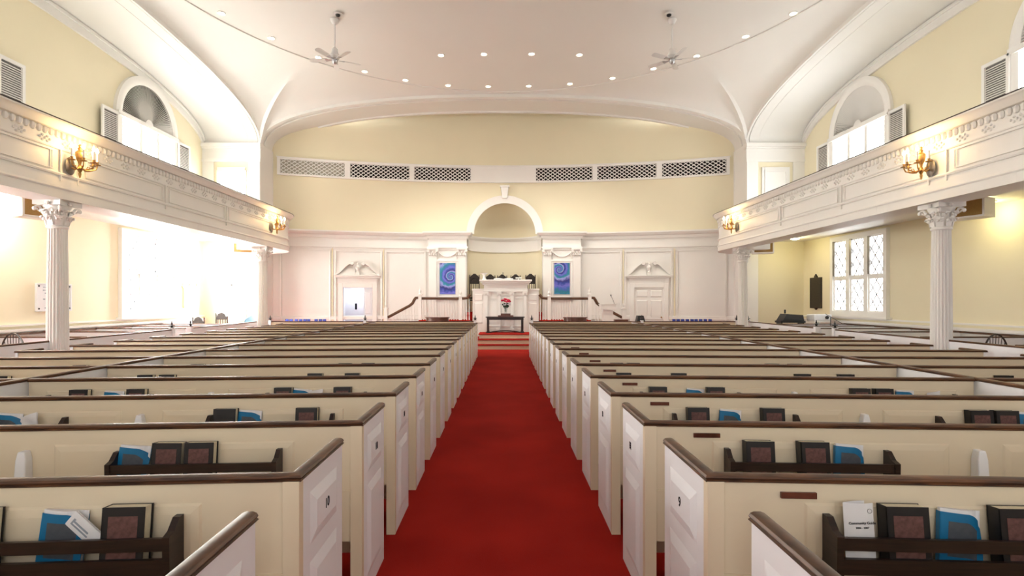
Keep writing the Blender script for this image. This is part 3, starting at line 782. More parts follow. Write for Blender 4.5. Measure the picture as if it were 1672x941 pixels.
# ------------------------------------------------------------------ ceiling: downlights, fans, detectors
DL = [(-6.91,13.2),(-6.23,14.45),(-5.36,15.6),(-4.26,16.55),(-3.13,17.2),(-1.81,17.62),(-.5,17.72),(.83,17.68),(2.16,17.5),(3.45,17.05),(4.55,16.35),(5.56,15.5),(6.45,14.35),(7.1,13.2),
      (-1.80,15.55),(-.56,15.5),(.81,15.48),(2.19,15.52)]
dl0 = None
for i, (x, y) in enumerate(DL):
    lab = ('recessed ceiling downlight, %s along the outer curve counted from the left' % ORD[i]) if i < 14 else 'recessed ceiling downlight, %s from the left in the straight inner row' % ORD[i-14]
    if dl0 is None:
        dl0 = thing('ceiling_downlight', lab, 'downlight', (x, y, ZC), 0, 'recessed ceiling downlights')
        m = MB(); m.lathe([(.062,.02),(.092,-.012),(.10,-.006),(.10,.03)], (0,0,0), 24, cap=False); m.build('trim_ring', WHITE, dl0, smooth=True)
        m = MB(); m.lathe([(0,-.001),(.068,-.001),(.068,.02)], (0,0,0), 24); m.build('lens', DOWN, dl0)
    else: dup(dl0, (x, y, ZC), 0, lab)
    rr = sqrt(x*x+(y-YC)**2)
    zz = ZC-.02 if rr < RD else ZC-.05
    o = [q for q in C.objects if q.get('label') == lab][0]; o.location.z = ZC+.10*(1-min(1, rr/RD)**2)+.01
    front = 4 <= i <= 9 or i >= 14
    sp_ = lamp('downlight_beam', 'SPOT', (x, y, ZC-.08), (240 if i >= 14 else 200) if front else 60, (1, .94, .85), .08, spot_size=R(72 if front else 100), spot_blend=1.0)
    if front: sp_.rotation_euler = (R(34 if i >= 14 else 20), 0, -R(6*x))
def fan_parts(t, rot):
    m = MB(); m.lathe([(.11,0),(.11,-.02),(.075,-.10),(.03,-.13)], (0,0,.02), 20); m.build('canopy', FANWHITE, t, smooth=True)
    m = MB(); m.tube([(0,0,-.1),(0,0,-.87)], .018, 10); m.build('downrod', FANWHITE, t, smooth=True)
    m = MB(); m.lathe([(.03,-.56),(.075,-.60),(.09,-.70),(.13,-.78),(.10,-.84),(.05,-.86)], (0,0,-.13), 24); m.build('motor', FANWHITE, t, smooth=True)
    m = MB(); m.lathe([(.05,-.86),(.07,-.88),(.06,-.94),(.03,-.97),(0,-.98)], (0,0,-.13), 18); m.build('hub_cap', STEEL, t, smooth=True)
    for k in range(5):
        a = rot+2*pi*k/5; M = Matrix.Translation((0,0,-.99)) @ Matrix.Rotation(a, 4, 'Z') @ Matrix.Rotation(R(12), 4, 'X')
        m = MB(); m.prism([(.18,-.055),(.24,-.065),(.58,-.078),(.64,-.06),(.66,0),(.64,.06),(.58,.078),(.24,.065),(.18,.055)], -.004, .004, lambda p, q, d: (p, q, d)); m.xf(M)
        b = m.build('blade', FANWHITE, t)
        m = MB(); m.prism([(.07,-.02),(.16,-.03),(.24,-.05),(.24,.05),(.16,.03),(.07,.02)], -.012, -.004, lambda p, q, d: (p, q, d)); m.xf(M); m.build('blade_iron', STEEL, b)
for s_, rot in ((-1, R(-42)), (1, R(-80))):
    t = thing('ceiling_fan', 'white five blade ceiling fan hanging on a rod, %s side of ceiling' % SIDE[s_], 'fan', (s_*4.24, 13.55, ZC+.03), 0, 'ceiling fans'); fan_parts(t, rot)
    t = thing('ceiling_sensor', 'small dark ceiling sensor beside the %s ceiling fan' % SIDE[s_], 'sensor', (s_*4.08, 13.38-.1, ZC+.045), 0, 'ceiling sensors')
    m = MB(); m.lathe([(.11,.0),(.11,-.012),(.06,-.02)], (0,0,0), 18); m.build('sensor_rim', FANWHITE, t, smooth=True)
    m = MB(); m.lathe([(.06,-.015),(.055,-.05),(.02,-.07),(0,-.07)], (0,0,0), 14); m.build('sensor_eye', BLACKMET, t, smooth=True)
# soffit lamps and speakers under the galleries
for s_ in (-1, 1):
    for y, x, w_ in ((10.9, 9.75, 'near'), (18.0-.9, 9.25, 'far')):
        if s_ < 0: y -= .4
        t = thing('soffit_lamp', 'round flush lamp under the %s gallery, %s one' % (SIDE[s_], w_), 'ceiling lamp', (s_*x, y, ZSO), 0, 'flush lamps under the galleries')
        m = MB(); m.lathe([(.17,0),(.17,-.02),(.14,-.03)], (0,0,0), 24); m.build('lamp_rim', WHITE, t, smooth=True)
        m = MB(); m.lathe([(.14,-.025),(.12,-.05),(.06,-.07),(0,-.075)], (0,0,0), 20); m.build('lamp_lens', SOFF, t, smooth=True)
        lamp('soffit_glow', 'POINT', (s_*x, y, ZSO-.2), 12 if s_ > 0 else 70, (1, .90, .48) if s_ > 0 else (1, .96, .88), .1)
    for x, y, yaw, w_ in ((8.98, 10.45, 64, 'near'), (8.25, 17.1, 20, 'far')):
        t = thing('speaker', 'white boxed speaker with tan cloth hung under the %s gallery behind the %s column' % (SIDE[s_], w_), 'speaker', (s_*x, y, ZSO), -s_*R(yaw), 'speakers under the galleries')
        zt = -.02 if w_ == 'near' else -.12
        m = MB(); m.box(-.30, .30, -.02, .36, zt-.38, zt-.01); m.frame((-.30,-.02,zt-.38), (1,0,0), (0,0,1), .60, .37, .035, .03); m.build('speaker_box', WHITE, t)
        m = MB(); m.box(-.27, .27, -.03, -.02, zt-.35, zt-.04); m.build('speaker_cloth', TANGRILLE, t)
        m = MB(); m.box(-.03, .03, .1, .2, zt-.02, 0); m.build('hanger', WHITE, t)

# ------------------------------------------------------------------ pews
NROW = 17
SP = .865
AX, PX, OX = .76, 3.86, 6.14
SL = {-1: .066, 1: .053}
def corner(k): return 1.115+SP*k
RAILP = [(-.024,0),(-.028,.004),(-.022,.008),(-.026,.015),(-.021,.023),(-.010,.027),(.010,.027),(.021,.023),(.026,.015),(.022,.008),(.028,.004),(.024,0)]
PH = .943
def pew_parts(t, s, x0, x1, inner, endpanel, racks, panels, pegs, plate):
    """local origin: back line at the inner end (x0); s mirrors; back runs y=-m*(|x|-x0)"""
    mm = SL[s]; L = x1-x0; c = 1/sqrt(1+mm*mm)
    ux = Vector((s*c, -mm*c, 0)); nf = Vector((-s*mm*c*1.0, -c, 0))    # along the back, toward the camera
    nf = Vector((-mm*c*s, -c, 0)) if True else nf
    P = lambda a, d, z: (ux.x*a+nf.x*d, ux.y*a+nf.y*d, z)     # a along, d toward camera
    Lb = L/c
    def hx(m, a0, a1, d0, d1, z0, z1): m.hexa([P(a0,d0,z0),P(a1,d0,z0),P(a1,d1,z0),P(a0,d1,z0),P(a0,d0,z1),P(a1,d0,z1),P(a1,d1,z1),P(a0,d1,z1)])
    m = MB(); hx(m, .0, Lb, -.022, .012, .335, PH); hx(m, .0, Lb, -.03, -.012, .335, .60)
    for a, b in panels:
        for z0, z1 in ((.645, .868), (.42, .555)):
            # raised fielded panel facing the camera
            o, e = (a, b)
            n = nf
            q = lambda aa, zz, dd: P(aa, .012+dd, zz)
            bv, dp = .035, .010
            m.add([q(a,z0,0),q(b,z0,0),q(b,z1,0),q(a,z1,0),q(a+bv,z0+bv,dp),q(b-bv,z0+bv,dp),q(b-bv,z1-bv,dp),q(a+bv,z1-bv,dp),
                   q(a+.008,z0+.008,-.004+dp),q(b-.008,z0+.008,-.004+dp),q(b-.008,z1-.008,-.004+dp),q(a+.008,z1-.008,-.004+dp)],
                  [(0,1,9,8),(1,2,10,9),(2,3,11,10),(3,0,8,11),(8,9,5,4),(9,10,6,5),(10,11,7,6),(11,8,4,7),(4,5,6,7)])
    hx(m, 0, Lb, .012, .018, .585, .605)
    m.build('back_panel', PEWCREAM, t)
    m = MB()
    hx(m, .03, Lb, -.40, -.03, .40, .44); hx(m, .03, Lb, -.385, -.37, .10, .40)
    m.build('seat', PEWCREAM, t)
    m = MB()
    for a in (.3*Lb, .7*Lb): hx(m, a-.015, a+.015, -.36, -.02, 0, .40)
    m.build('seat_support', PEWCREAM, t)
    # rail
    path = []
    if 'in' in endpanel: path += [(0, .50, PH-.002), ]
    path += [(0, 0, PH-.002)]
    path += [P(Lb, 0, PH-.002)]
    if 'out' in endpanel: path += [(path[-1][0], path[-1][1]+.36, PH-.002)]
    m = MB(); m.sweep(RAILP, path); m.build('top_rail', WALNUT, t, smooth=True)
    if 'in' in endpanel:
        m = MB(); m.box(-.019, .019, -.02, .495, .0, PH); f = -s
        ox = f*.019
        for z0, z1 in ((.665, .865), (.10, .595)):
            y0 = .09 if f > 0 else .09
            if f > 0: m.field((ox, .085, z0), (0,1,0), (0,0,1), .33, z1-z0, .012, .045)
            else: m.field((ox, .415, z0), (0,-1,0), (0,0,1), .33, z1-z0, .012, .045)
        m.build('end_panel', PEWWHITE, t)
        m = MB(); m.box(*sorted((-s*.020, s*.040)), -.028, .012, 0, PH); m.build('corner_post', PEWCREAM, t)
    if 'out' in endpanel:
        e = P(Lb, 0, 0); m = MB(); m.box(e[0]-.019, e[0]+.019, e[1]-.02, e[1]+.36, 0, PH); m.build('end_panel', PEWWHITE, t)
    for a in pegs:
        m = MB(); m.prism([(-.032,.44),(.032,.44),(.025,.80),(.016,.845),(-.016,.845),(-.025,.80)], .0, .05, lambda p, q_, d: P(a+p, .010+d*(1.45-q_)*1.5, q_)); m.build('back_bracket', PEWWHITE, t, bevel=.006)  # lighter paint stands in for the side window light on the bracket
    for a, b in racks:
        m = MB()
        hx(m, a, b, .016, .105, .655, .672)                       # floor
        hx(m, a, b, .095, .110, .672, .712); hx(m, a, b, .098, .112, .742, .785)
        for e in (a, b):
            poly = [(.012,.64),(.115,.64),(.118,.79),(.085,.80),(.05,.835),(.012,.835)]
            m.prism(poly, e-.012, e+.012, lambda p, q_, d: P(d, p, q_))
        m.build('book_rack', DARKWOOD, t)
    for a in plate:
        m = MB(); hx(m, a, a+.125, .012, .020, .897-.022, .897); m.build('name_plate', PLATEWOOD, t)
    return P
RACK = [(.40, 1.20), (2.12, 2.92)]
PEWP = {}
for s in (-1, 1):
    c0 = c1 = None
    for k in range(NROW):
        y = corner(k)
        lab = 'cream box pew just %s of the red aisle, %s row from the camera' % (SIDE[s], ORD[k])
        if k < 2 or c0 is None:
            t = thing('box_pew', lab, 'pew', (s*AX, y, 0), 0, 'pews beside the central aisle')
            pl = [.20] if (s > 0 and k == 1) else []
            PEWP[s] = pew_parts(t, s, AX, PX-.02, True, ('in',), RACK, [(.33, 1.52), (1.78, 2.95)], [1.65], [])
            if k >= 1: c0 = t
        else: t = dup(c0, (s*AX, y, 0), 0, lab)
        if s > 0 and k in (1, 2):
            m = MB(); P = PEWP[s]
            a = .245 if k == 1 else .235
            m.hexa([P(a,.022,.885),P(a+.125,.022,.885),P(a+.125,.010,.885),P(a,.010,.885),P(a,.022,.907),P(a+.125,.022,.907),P(a+.125,.010,.907),P(a,.010,.907)])
            m.build('name_plate', PLATEWOOD, t)
        if k >= 1:
            num = str(8+2*k) if s < 0 else str(7+2*k)
            if s < 0: M = basis((.019+.0125, .25, .765), (0,1,0), (0,0,1))
            else: M = basis((-.019-.0125, .25, .765), (0,-1,0), (0,0,1))
            if k <= 9: text(num, .055, M, INK, t, 'pew_number')
        lab = 'cream pew between mid partition and %s side aisle, %s row from the camera' % (SIDE[s], ORD[k])
        yo = y-SL[s]*(PX+.05-AX)
        if c1 is None:
            t = thing('side_pew', lab, 'pew', (s*(PX+.05), yo, 0), 0, 'pews between partition and side aisle')
            pew_parts(t, s, PX+.05, OX, False, ('out',), [(.45, 1.15)], [(.25, 1.05), (1.2, 2.0)], [], []); c1 = t
        else: t = dup(c1, (s*(PX+.05), yo, 0), 0, lab)
    # mid partition
    t = thing('pew_partition', 'long white pew partition with walnut rail, %s of the aisle pews' % SIDE[s], 'partition', (s*(PX+.01), 0, 0))
    m = MB(); m.box(-.018, .018, .3, 16.2, 0, PH); m.build('partition_panel', PEWWHITE, t)
    m = MB(); m.sweep(RAILP, [(0, .3, PH+.002), (0, 16.2, PH+.002)]); m.build('top_rail', WALNUT, t, smooth=True)
    # front parapet with three finial posts
    YP = 16.36
    t = thing('front_parapet', 'panelled parapet before the front pews %s of the aisle, with finial posts' % SIDE[s], 'parapet', (0, YP, 0))
    m = MB(); a, b = sorted((s*.86, s*7.1)); m.box(a, b, -.02, .02, 0, PH)
    for i in range(8):
        x = a+.1+i*(b-a-.1)/8; m.field((x, -.02, .2), (1,0,0), (0,0,1), (b-a)/8-.14, .6, .012, .04)
    m.build('parapet_panel', PEWCREAM, t)
    m = MB(); m.sweep(RAILP, [(a, 0, PH), (b, 0, PH)]); m.build('top_rail', WALNUT, t, smooth=True)
    for x in (.86, 4.2, 7.08):
        m = MB(); m.box(s*x-.04, s*x+.04, -.05, .05, 0, PH+.06); po = m.build('post', PEWWHITE, t)
        m = MB(); m.lathe([(.05,0),(.05,.012),(.02,.02),(.028,.045),(.06,.055),(.055,.065),(.015,.075),(.02,.10),(.012,.12),(.006,.16),(0,.165)], (s*x, 0, PH+.06), 12); m.build('finial', BLACKMET, po, smooth=True)
    # side-aisle partition and the wall pews behind it
    for y0, y1, lab in ((11.85, 1.0, 'near stretch of white %s side aisle partition with dark rail'), (16.4, 12.6, 'far stretch of white %s side aisle partition with dark rail')):
        t = thing('aisle_partition', lab % SIDE[s], 'partition', (0, 0, 0))
        xa = lambda y: s*(7.12+.035*(y-7))
        m = MB(); m.hexa([(xa(y1)-.02,y1,0),(xa(y1)+.02,y1,0),(xa(y0)+.02,y0,0),(xa(y0)-.02,y0,0),(xa(y1)-.02,y1,PH),(xa(y1)+.02,y1,PH),(xa(y0)+.02,y0,PH),(xa(y0)-.02,y0,PH)]); m.build('partition_panel', PEWWHITE, t)
        m = MB(); m.sweep(RAILP, [(xa(y1), y1, PH), (xa(y0), y0, PH)]); m.build('top_rail', WALNUT, t, smooth=True)
        yy = y0 if y0 < 12 else y1
        for y in ((y0,) if y0 < 12 else (y0, y1)):
            m = MB(); m.box(xa(y)-.045, xa(y)+.045, y-.045, y+.045, 0, PH+.05); po = m.build('post', PEWWHITE, t)
            m = MB(); m.lathe([(.05,0),(.05,.012),(.02,.02),(.028,.045),(.065,.055),(.06,.065),(.015,.075),(.02,.10),(.012,.12),(.006,.15),(0,.155)], (xa(y), y, PH+.05), 12); m.build('finial', BLACKMET, po, smooth=True)
    for i, y in enumerate((6.6, 8.3, 10.2, 11.95, 13.4, 14.7, 15.9)):
        t = thing('wall_pew', 'white cross pew against the %s wall, %s from the camera' % (SIDE[s], ORD[i]), 'pew', (s*7.9, y, 0), 0, 'cross pews against the side walls')
        a, b = sorted((0, s*(XW-.08-7.9))); m = MB(); m.box(a, b, -.02, .02, .0, PH-.05); m.build('back_panel', PEWWHITE, t)
        m = MB(); m.sweep(RAILP, [(a, 0, PH-.05), (b, 0, PH-.05)]); m.build('top_rail', WALNUT, t, smooth=True)
        m = MB(); m.box(a, b, .02, .4, .40, .44); m.box(a+.1, a+.13, .02, .38, 0, .4); m.box(b-.13, b-.1, .02, .38, 0, .4); m.build('seat', PEWWHITE, t)
    m = MB(); a, b = sorted((s*XW, s*(XW-.05))); m.box(a, b, -6, YF, 0, .95); struct(m.build('baseboard_'+SIDE[s], WHITE))
    m = MB(); a, b = sorted((s*XW, s*(XW-.09))); m.box(a, b, -6, YF, .95, 1.0); m.box(*sorted((s*XW, s*(XW-.06))), -6, YF, 1.06, 1.10); struct(m.build('trim_%d' % (18 if s < 0 else 19), WHITE))
    m = MB(); m.box(*sorted((s*(XW-.05), s*(XW-.11))), 1, 16.0, .885, .925); struct(m.build('trim_%d' % (20 if s < 0 else 21), WALNUT))

# ------------------------------------------------------------------ books in the racks
def hymnal(t, back=False):
    W, H, T = .142, .205, .054
    m = MB(); m.box(-W/2, W/2, -T, -T+.004, 0, H); m.box(-W/2, W/2, -.004, 0, 0, H); m.box(-W/2, -W/2+.004, -T, 0, 0, H); m.build('cover', BLACK, t)
    m = MB(); m.box(-W/2+.004, W/2-.006, -T+.004, -.004, .004, H-.002); m.build('page_block', PAGES, t)
    if not back:
        m = MB(); m.box(-W/2+.022, W/2-.022, -T-.001, -T, .035, H-.030); m.build('cover_panel', MAROON, t)
def paperback(t, curl=1):
    W, H, T = .145, .185, .018
    n = 10
    def yy(u, z): return -T-.014*sin(pi*min(1, u*1.0))*(z/H)+(.022*max(0, (u-.55)/.45)**2*(z/H)**2*curl)
    m = MB()
    g = []
    for j in range(7):
        z = H*j/6*.97; g.append([(-W/2+W*i/n, yy(i/n, z), z-(.03*max(0, (i/n-.6)/.4)**1.6*(j/6) if curl else 0)) for i in range(n+1)])
    m.grid(g); g2 = [[(x, y-.0015, z) for x, y, z in r] for r in g]; m.grid(g2)
    m.grid([g[-1], g2[-1]]); m.grid([[r[-1] for r in g], [r[-1] for r in g2]])
    m.box(-W/2, W/2, -.002, 0, 0, H*.97); m.box(-W/2-.002, -W/2, -T, 0, 0, H*.97); m.build('cover', BLUE, t, smooth=True)
    m = MB(); top = [(-W/2+W*i/n, yy(i/n, H)+.004) for i in range(n+1)]
    poly = top+[(W/2, -.003), (-W/2, -.003)]
    k = len(poly)
    lev = []
    for j in range(7):
        z = .002+(H+.004)*j/6; lev.append([(-W/2+.001+(W-.002)*i/n, min(yy(i/n, z)+.003, -.004), z) for i in range(n+1)]+[(W/2-.001, -.0025, z), (-W/2+.001, -.0025, z)])
    kk = n+3
    for j in range(6): m.grid([lev[j]+[lev[j][0]], lev[j+1]+[lev[j+1][0]]])
    m.add(lev[0], [tuple(range(kk))]); m.add(lev[-1], [tuple(range(kk))])
    m.build('page_block', PAPER, t)
    m = MB(); g3 = [[(x*.68, yy(.5+(x*.68)/W, z)-.0022, z) for x, y, z in r] for r in g[1:-1]]
    m.grid(g3); m.build('cover_panel', GREYPANEL, t, smooth=True)
def leaflet(t):
    W, H = .102, .212; n = 12
    m = MB(); a = []
    for i in range(2*n+1):
        u = i/(2*n); 
        if u < .5: x = W/2-W*(u/.5); y = -.034-.012*sin(pi*u*2)
        else: x = -W/2+W*.9*((u-.5)/.5); y = -.034+.032*((u-.5)/.5)+.006*sin(pi*(u-.5)*2)
        a.append((x, y))
    m.grid([[(x, y, z) for x, y in a] for z in (0, H)]); m.grid([[(x, y+.0008, z) for x, y in a] for z in (0, H)])
    m.build('sheet', PAPER, t, smooth=True)
def flat_paper(t):
    m = MB(); g = [[(-.05+.1*i/8+j*.006, -.02-.006*sin(i*.7+j)-.004*j, .11*j/5) for i in range(9)] for j in range(6)]
    m.grid(g); m.grid([[(x, y+.002, z) for x, y, z in r] for r in g]); m.grid([[(x, y+.008, z-.004) for x, y, z in r] for r in g]); m.build('sheet', PAPER, t, smooth=True)
def narrow(t):
    m = MB(); m.box(-.028, .028, -.030, -.027, 0, .15); m.box(-.028, .028, -.024, -.021, 0, .15); m.box(-.029, -.026, -.030, -.021, 0, .15); m.build('sheet', PAPER, t)
    m = MB(); m.prism([(-.015,.06),(-.010,.06),(-.010,.13),(-.004,.13),(-.004,.065),(.002,.065),(.002,.128),(.008,.128),(.008,.136),(-.015,.136)], -.0312, -.030, lambda a, b, c: (a, c, b)); m.build('printed_lines', GREYBOX, t)
BOOKPROTO = {}
def book(kind, s, k, px, label, lean=0, dz=0, scale=1, sec='in'):
    """px: distance from the aisle corner along the pew back"""
    P = PEWP[s]
    base = P(px, .046, .674+dz)
    loc = (s*AX+base[0], corner(k)+base[1], base[2])
    rz = -s*atan(SL[s])
    if kind not in BOOKPROTO:
        t = thing({'h':'hymnal','hb':'hymnal','p':'paperback_songbook','l':'leaflet','w':'folded_paper','n':'folded_leaflet'}[kind], label, {'h':'book','hb':'book','p':'book','l':'leaflet','w':'paper','n':'leaflet'}[kind], loc, rz)
        {'h': lambda: hymnal(t), 'hb': lambda: hymnal(t, True), 'p': lambda: paperback(t), 'l': lambda: leaflet(t), 'w': lambda: flat_paper(t), 'n': lambda: narrow(t)}[kind]()
        BOOKPROTO[kind] = t
    else:
        t = dup(BOOKPROTO[kind], loc, rz, label)
    t['group'] = 'books and papers in the pew racks'
    t.rotation_euler = (-R(6), R(lean), rz); t.scale = (scale,)*3
    # seat it so that its back leans on the pew
    return t
# (kind, distance in metres along the pew from the aisle, lean)
BK = {
 (-1,1): [('h', 1.06, 0), ('p', .79, 4), ('n', .632, -50), ('h', .56, 0)],
 (-1,2): [('p', 1.125, 5), ('h', .94, 1), ('h', .78, 0)],
 (-1,3): [('hb', 1.09, 0), ('p', .95, 4), ('h', .56, 0), ('h', 2.63, 0), ('p', 2.47, 4), ('w', 2.31, -20)],
 (-1,4): [('h', 1.06, 0), ('p', .93, 6), ('w', .80, -10), ('h', .58, 0), ('h', 2.66, 0), ('p', 2.42, 4), ('h', 2.22, 0)],
 (-1,5): [('h', 1.10, 0), ('w', .93, 0), ('h', .74, 0), ('h', 2.70, 0), ('h', 2.50, 0)],
 (-1,6): [('h', 1.06, 0), ('h', .80, 0), ('h', 2.69, 0), ('h', 2.48, 0)],
 (1,1): [('l', .49, 0), ('h', .645, 0), ('p', .835, 5), ('h', 1.02, 0), ('p', 1.14, 3)],
 (1,2): [('h', .55, 0), ('h', .82, 0), ('p', 1.0, 4)],
 (1,3): [('h', .55, 0), ('p', .76, 5), ('h', 1.04, 0), ('h', 2.36, 0), ('h', 2.52, 0), ('p', 2.68, 3)],
 (1,4): [('h', .53, 0), ('p', .83, 5), ('h', 1.0, 0), ('h', 2.16, 0), ('h', 2.34, 0), ('p', 2.52, 3), ('w', 2.72, -10)],
 (1,5): [('h', .44, 0), ('h', .98, 0), ('h', 2.02+.15, 0), ('w', 2.38, 0), ('h', 2.58, 0)],
 (1,6): [('h', .55, 0), ('h', .74, 0), ('h', 2.3, 0), ('h', 2.55, 0)],
}
KN = {'h': 'black hymnal with maroon cover panel', 'hb': 'plain black hymnal facing backwards', 'p': 'curled blue paperback songbook', 'l': 'folded white printed leaflet', 'w': 'crumpled white paper', 'n': 'narrow folded white leaflet leaning over'}
for (s, k), lst in BK.items():
    cnt = {}
    for kind, px, lean in lst:
        rack = 0 if px < 1.6 else 1
        key = (kind, rack); cnt.setdefault(key, []).append((px, lean))
    for (kind, rack), it in cnt.items():
        it.sort()
        for i, (px, lean) in enumerate(it):
            w = '' if len(it) == 1 else (', nearer the aisle' if i == 0 else (', farther from aisle' if i == len(it)-1 else ', middle one'))
            lab = '%s, %s rack, %s pew %s of aisle%s' % (KN[kind], 'inner' if rack == 0 else 'outer', ORD[k], SIDE[s], w)
            dz = {'w': .07, 'n': .075}.get(kind, 0)
            o = book(kind, s, k, px, lab, lean*(1 if s > 0 else 1), dz)
# lettering on the leaflet
lf = BOOKPROTO['l']
text('Community Guide', .0118, basis((.004, -.0475, .146), (1,0,.10), (0,0,1)), INK, lf, 'lettering', .0003)
text('2006 - 2007', .009, basis((.004, -.0475, .130), (1,0,.10), (0,0,1)), INK, lf, 'lettering', .0003)
m = MB(); m.lathe([(.007,-.0004),(.008,-.0004),(.008,.0004),(.007,.0004),(.007,-.0004)], (.034,-.0425,.186), 16, 'y', cap=False); m.build('emblem', INK, lf)
# books in the side sections, only their tops show
for s, k, px in ((-1,5,4.02), (-1,5,4.25), (-1,6,3.95), (-1,7,3.9), (1,5,4.05), (1,7,4.0)):
    o = book('h', s, k, px, 'black hymnal in rack beyond the %s partition, %s pew, %s' % (SIDE[s], ORD[k], 'outer one' if px == 4.25 else 'inner one'), 0, 0)
# indigo hymnals lined up beyond the front parapets
for s, xs0 in ((-1, [-7.0,-6.86,-6.7,-6.55,-6.42,-6.3,-6.05,-5.92,-5.78]), (1, [5.52+.145*i for i in range(9)])):
    for i, x in enumerate(xs0):
        m = MB(); m.box(-.05, .05, -.012, .012, 0, .2); m.box(-.052, -.046, -.014, .014, 0, .202)
        o = m.build('songbook', INDIGO); o.location = (x, 17.42, .80); o.rotation_euler = (R(-8), R(random.uniform(-4, 4)), 0)
        tag(o, 'indigo songbook on the ledge by the %s wall panels, %s from the left' % (SIDE[s], ORD[i]), 'book', 'indigo songbooks on the front ledges')
    t = thing('book_ledge', 'low white book ledge before the %s wall panels' % SIDE[s], 'ledge', (s*6.3, 17.45, 0))
    m = MB(); m.box(-.9, .9, -.08, .08, .76, .80); m.build('ledge_top', WHITE, t)
    m = MB(); m.box(-.88, .88, -.05, .05, 0, .76); m.build('ledge_body', WHITE, t)

# ------------------------------------------------------------------ chancel: steps, platform, pulpit, table
t = thing('chancel_steps', 'three red carpeted steps with cream risers at the end of the aisle', 'steps', (.05, 17.6, 0))
for i, (y0, z1, hw) in enumerate(((0, .155, 1.6), (.32, .31, 1.6), (.66, .47, 1.45))):
    m = MB(); m.box(-hw if i < 2 else -.87, hw, y0, 1.8, z1-.155, z1-.03); m.build('riser', PEWCREAM, t)
    m = MB(); m.box(-hw-.02 if i < 2 else -.90, hw+.02, y0-.035, 1.8, z1-.03, z1); m.build('carpeted_tread', CARPET, t, bevel=.012)
t = thing('chancel_platform', 'raised white chancel platform with red carpet behind the balustrades', 'platform', (.05, 19.42, 0))
for s in (-1, 1):
    a, b = sorted((s*1.25, s*3.1)); m = MB(); m.box(a, b, .02, .76, 0, .86); m.build('platform_front', WHITE, t)
    m = MB(); m.box(a, b, -.03, .76, .86, .90); m.build('platform_carpet', CARPET, t)
m = MB(); m.box(-1.4, 1.45, 20.10, 21.85, 0.3, 1.16); struct(m.build('floor_niche', CARPET))
# pulpit
t = thing('pulpit', 'tall white panelled pulpit with arcaded front and moulded desk', 'pulpit', (.08, 19.42, .47))
m = MB(); m.box(-.76, .76, 0, .66, 0, 1.72); m.build('pulpit_body', WHITE, t)
m = MB()
for x in (-.70, -.235, .235, .70):
    m.box(x-.055, x+.055, -.05, 0, 0, 1.30); m.box(x-.07, x+.07, -.065, 0, 0, .10); m.box(x-.08, x+.08, -.08, 0, 1.40, 1.44)
    for e in (-1, 1): m.lathe([(0,-.02),(.03,-.02),(.03,.02),(0,.02)], (x+e*.055, -.06, 1.37), 10, 'y')
    m.hexa([(x-.05,-.05,1.30),(x+.05,-.05,1.30),(x+.05,0,1.30),(x-.05,0,1.30),(x-.08,-.075,1.40),(x+.08,-.075,1.40),(x+.08,0,1.40),(x-.08,0,1.40)])
m.build('pilaster', WHITE, t, smooth=True)
m = MB()
for x in (-.465, 0, .465):
    m.frame((x-.15, 0, .2), (1,0,0), (0,0,1), .30, 1.02, .02, .018)
    m.sweep([(-.012,-.01),(.012,-.01),(.012,.02),(-.012,.02)], [(x-.17*cos(pi*i/14), -.01, 1.22+.12*sin(pi*i/14)) for i in range(15)], up=(0,-1,0))
    m.box(x-.012, x+.012, -.03, 0, 1.1, 1.25)
m.build('arcade_moulding', WHITE, t)
m = MB(); m.box(-.80, .80, -.06, .68, 1.44, 1.50); m.box(-.78, .78, -.04, .66, 1.50, 1.72); m.box(-.84, .84, -.10, .70, 1.70, 1.76); m.box(-.89, .89, -.16, .72, 1.76, 1.82); m.box(-.94, .94, -.20, .74, 1.82, 1.88); m.build('desk', WHITE, t, bevel=.01)
for s in (-1, 1):
    a, b = sorted((s*.76, s*1.2)); m = MB(); m.box(a, b, .12, .5, -.4, 1.54); m.box(a-.02, b+.02, .09, .53, 1.5, 1.56)
    m.field((a+.06, .12, .3), (1,0,0), (0,0,1), .32, .75, .015, .03); m.field((a+.06, .12, 1.12), (1,0,0), (0,0,1), .32, .25, .015, .03)
    m.build('side_wing', WHITE, t)
# things on the desk (z = 2.35)
ZD = 2.351
t = thing('pedestal_lamp', 'white flared pedestal at left end of the pulpit desk', 'pedestal', (-.70, 19.6, ZD))
m = MB(); m.lathe([(.08,0),(.08,.03),(.055,.06),(.05,.14),(.07,.20),(.13,.235),(.14,.25),(0,.25)], (0,0,0), 20); m.build('pedestal_body', WHITE, t, smooth=True)
t = thing('open_bible', 'open white paged book lying on the pulpit desk', 'book', (.0, 19.45, ZD))
m = MB(); m.prism([(-.36,0),(-.34,.045),(-.16,.06),(0,.03),(.16,.06),(.34,.045),(.36,0)], -.12, .14, lambda a, b, c: (a, c, b)); m.build('page_block', PAPER, t)
m = MB(); m.box(-.38, .38, -.13, .15, -.0, .006); m.build('cover', BLACK, t)
t = thing('gooseneck_microphone', 'thin gooseneck microphone on the pulpit desk', 'microphone', (-.02, 19.75, ZD))
m = MB(); m.lathe([(.05,0),(.05,.015),(.01,.03)], (0,0,0), 12); m.build('microphone_base', BLACKMET, t)
m = MB(); m.tube([(0,0,.02),(0,.01,.12),(0,-.02,.20),(.0,-.08,.25)], .006, 6); m.ball((0,-.09,.255), .016,.02,.016, 8, 6); m.build('gooseneck', BLACKMET, t)
t = thing('desk_lamp', 'small low desk lamp at right of the pulpit desk', 'lamp', (.55, 19.6, ZD))
m = MB(); m.lathe([(.05,0),(.05,.012),(.01,.02),(.01,.06)], (0,0,0), 12); m.build('lamp_base', WHITE, t)
m = MB(); m.tube([(-.11,0,.07),(.11,0,.07)], .025, 10); m.build('lamp_shade', WHITE, t, smooth=True)
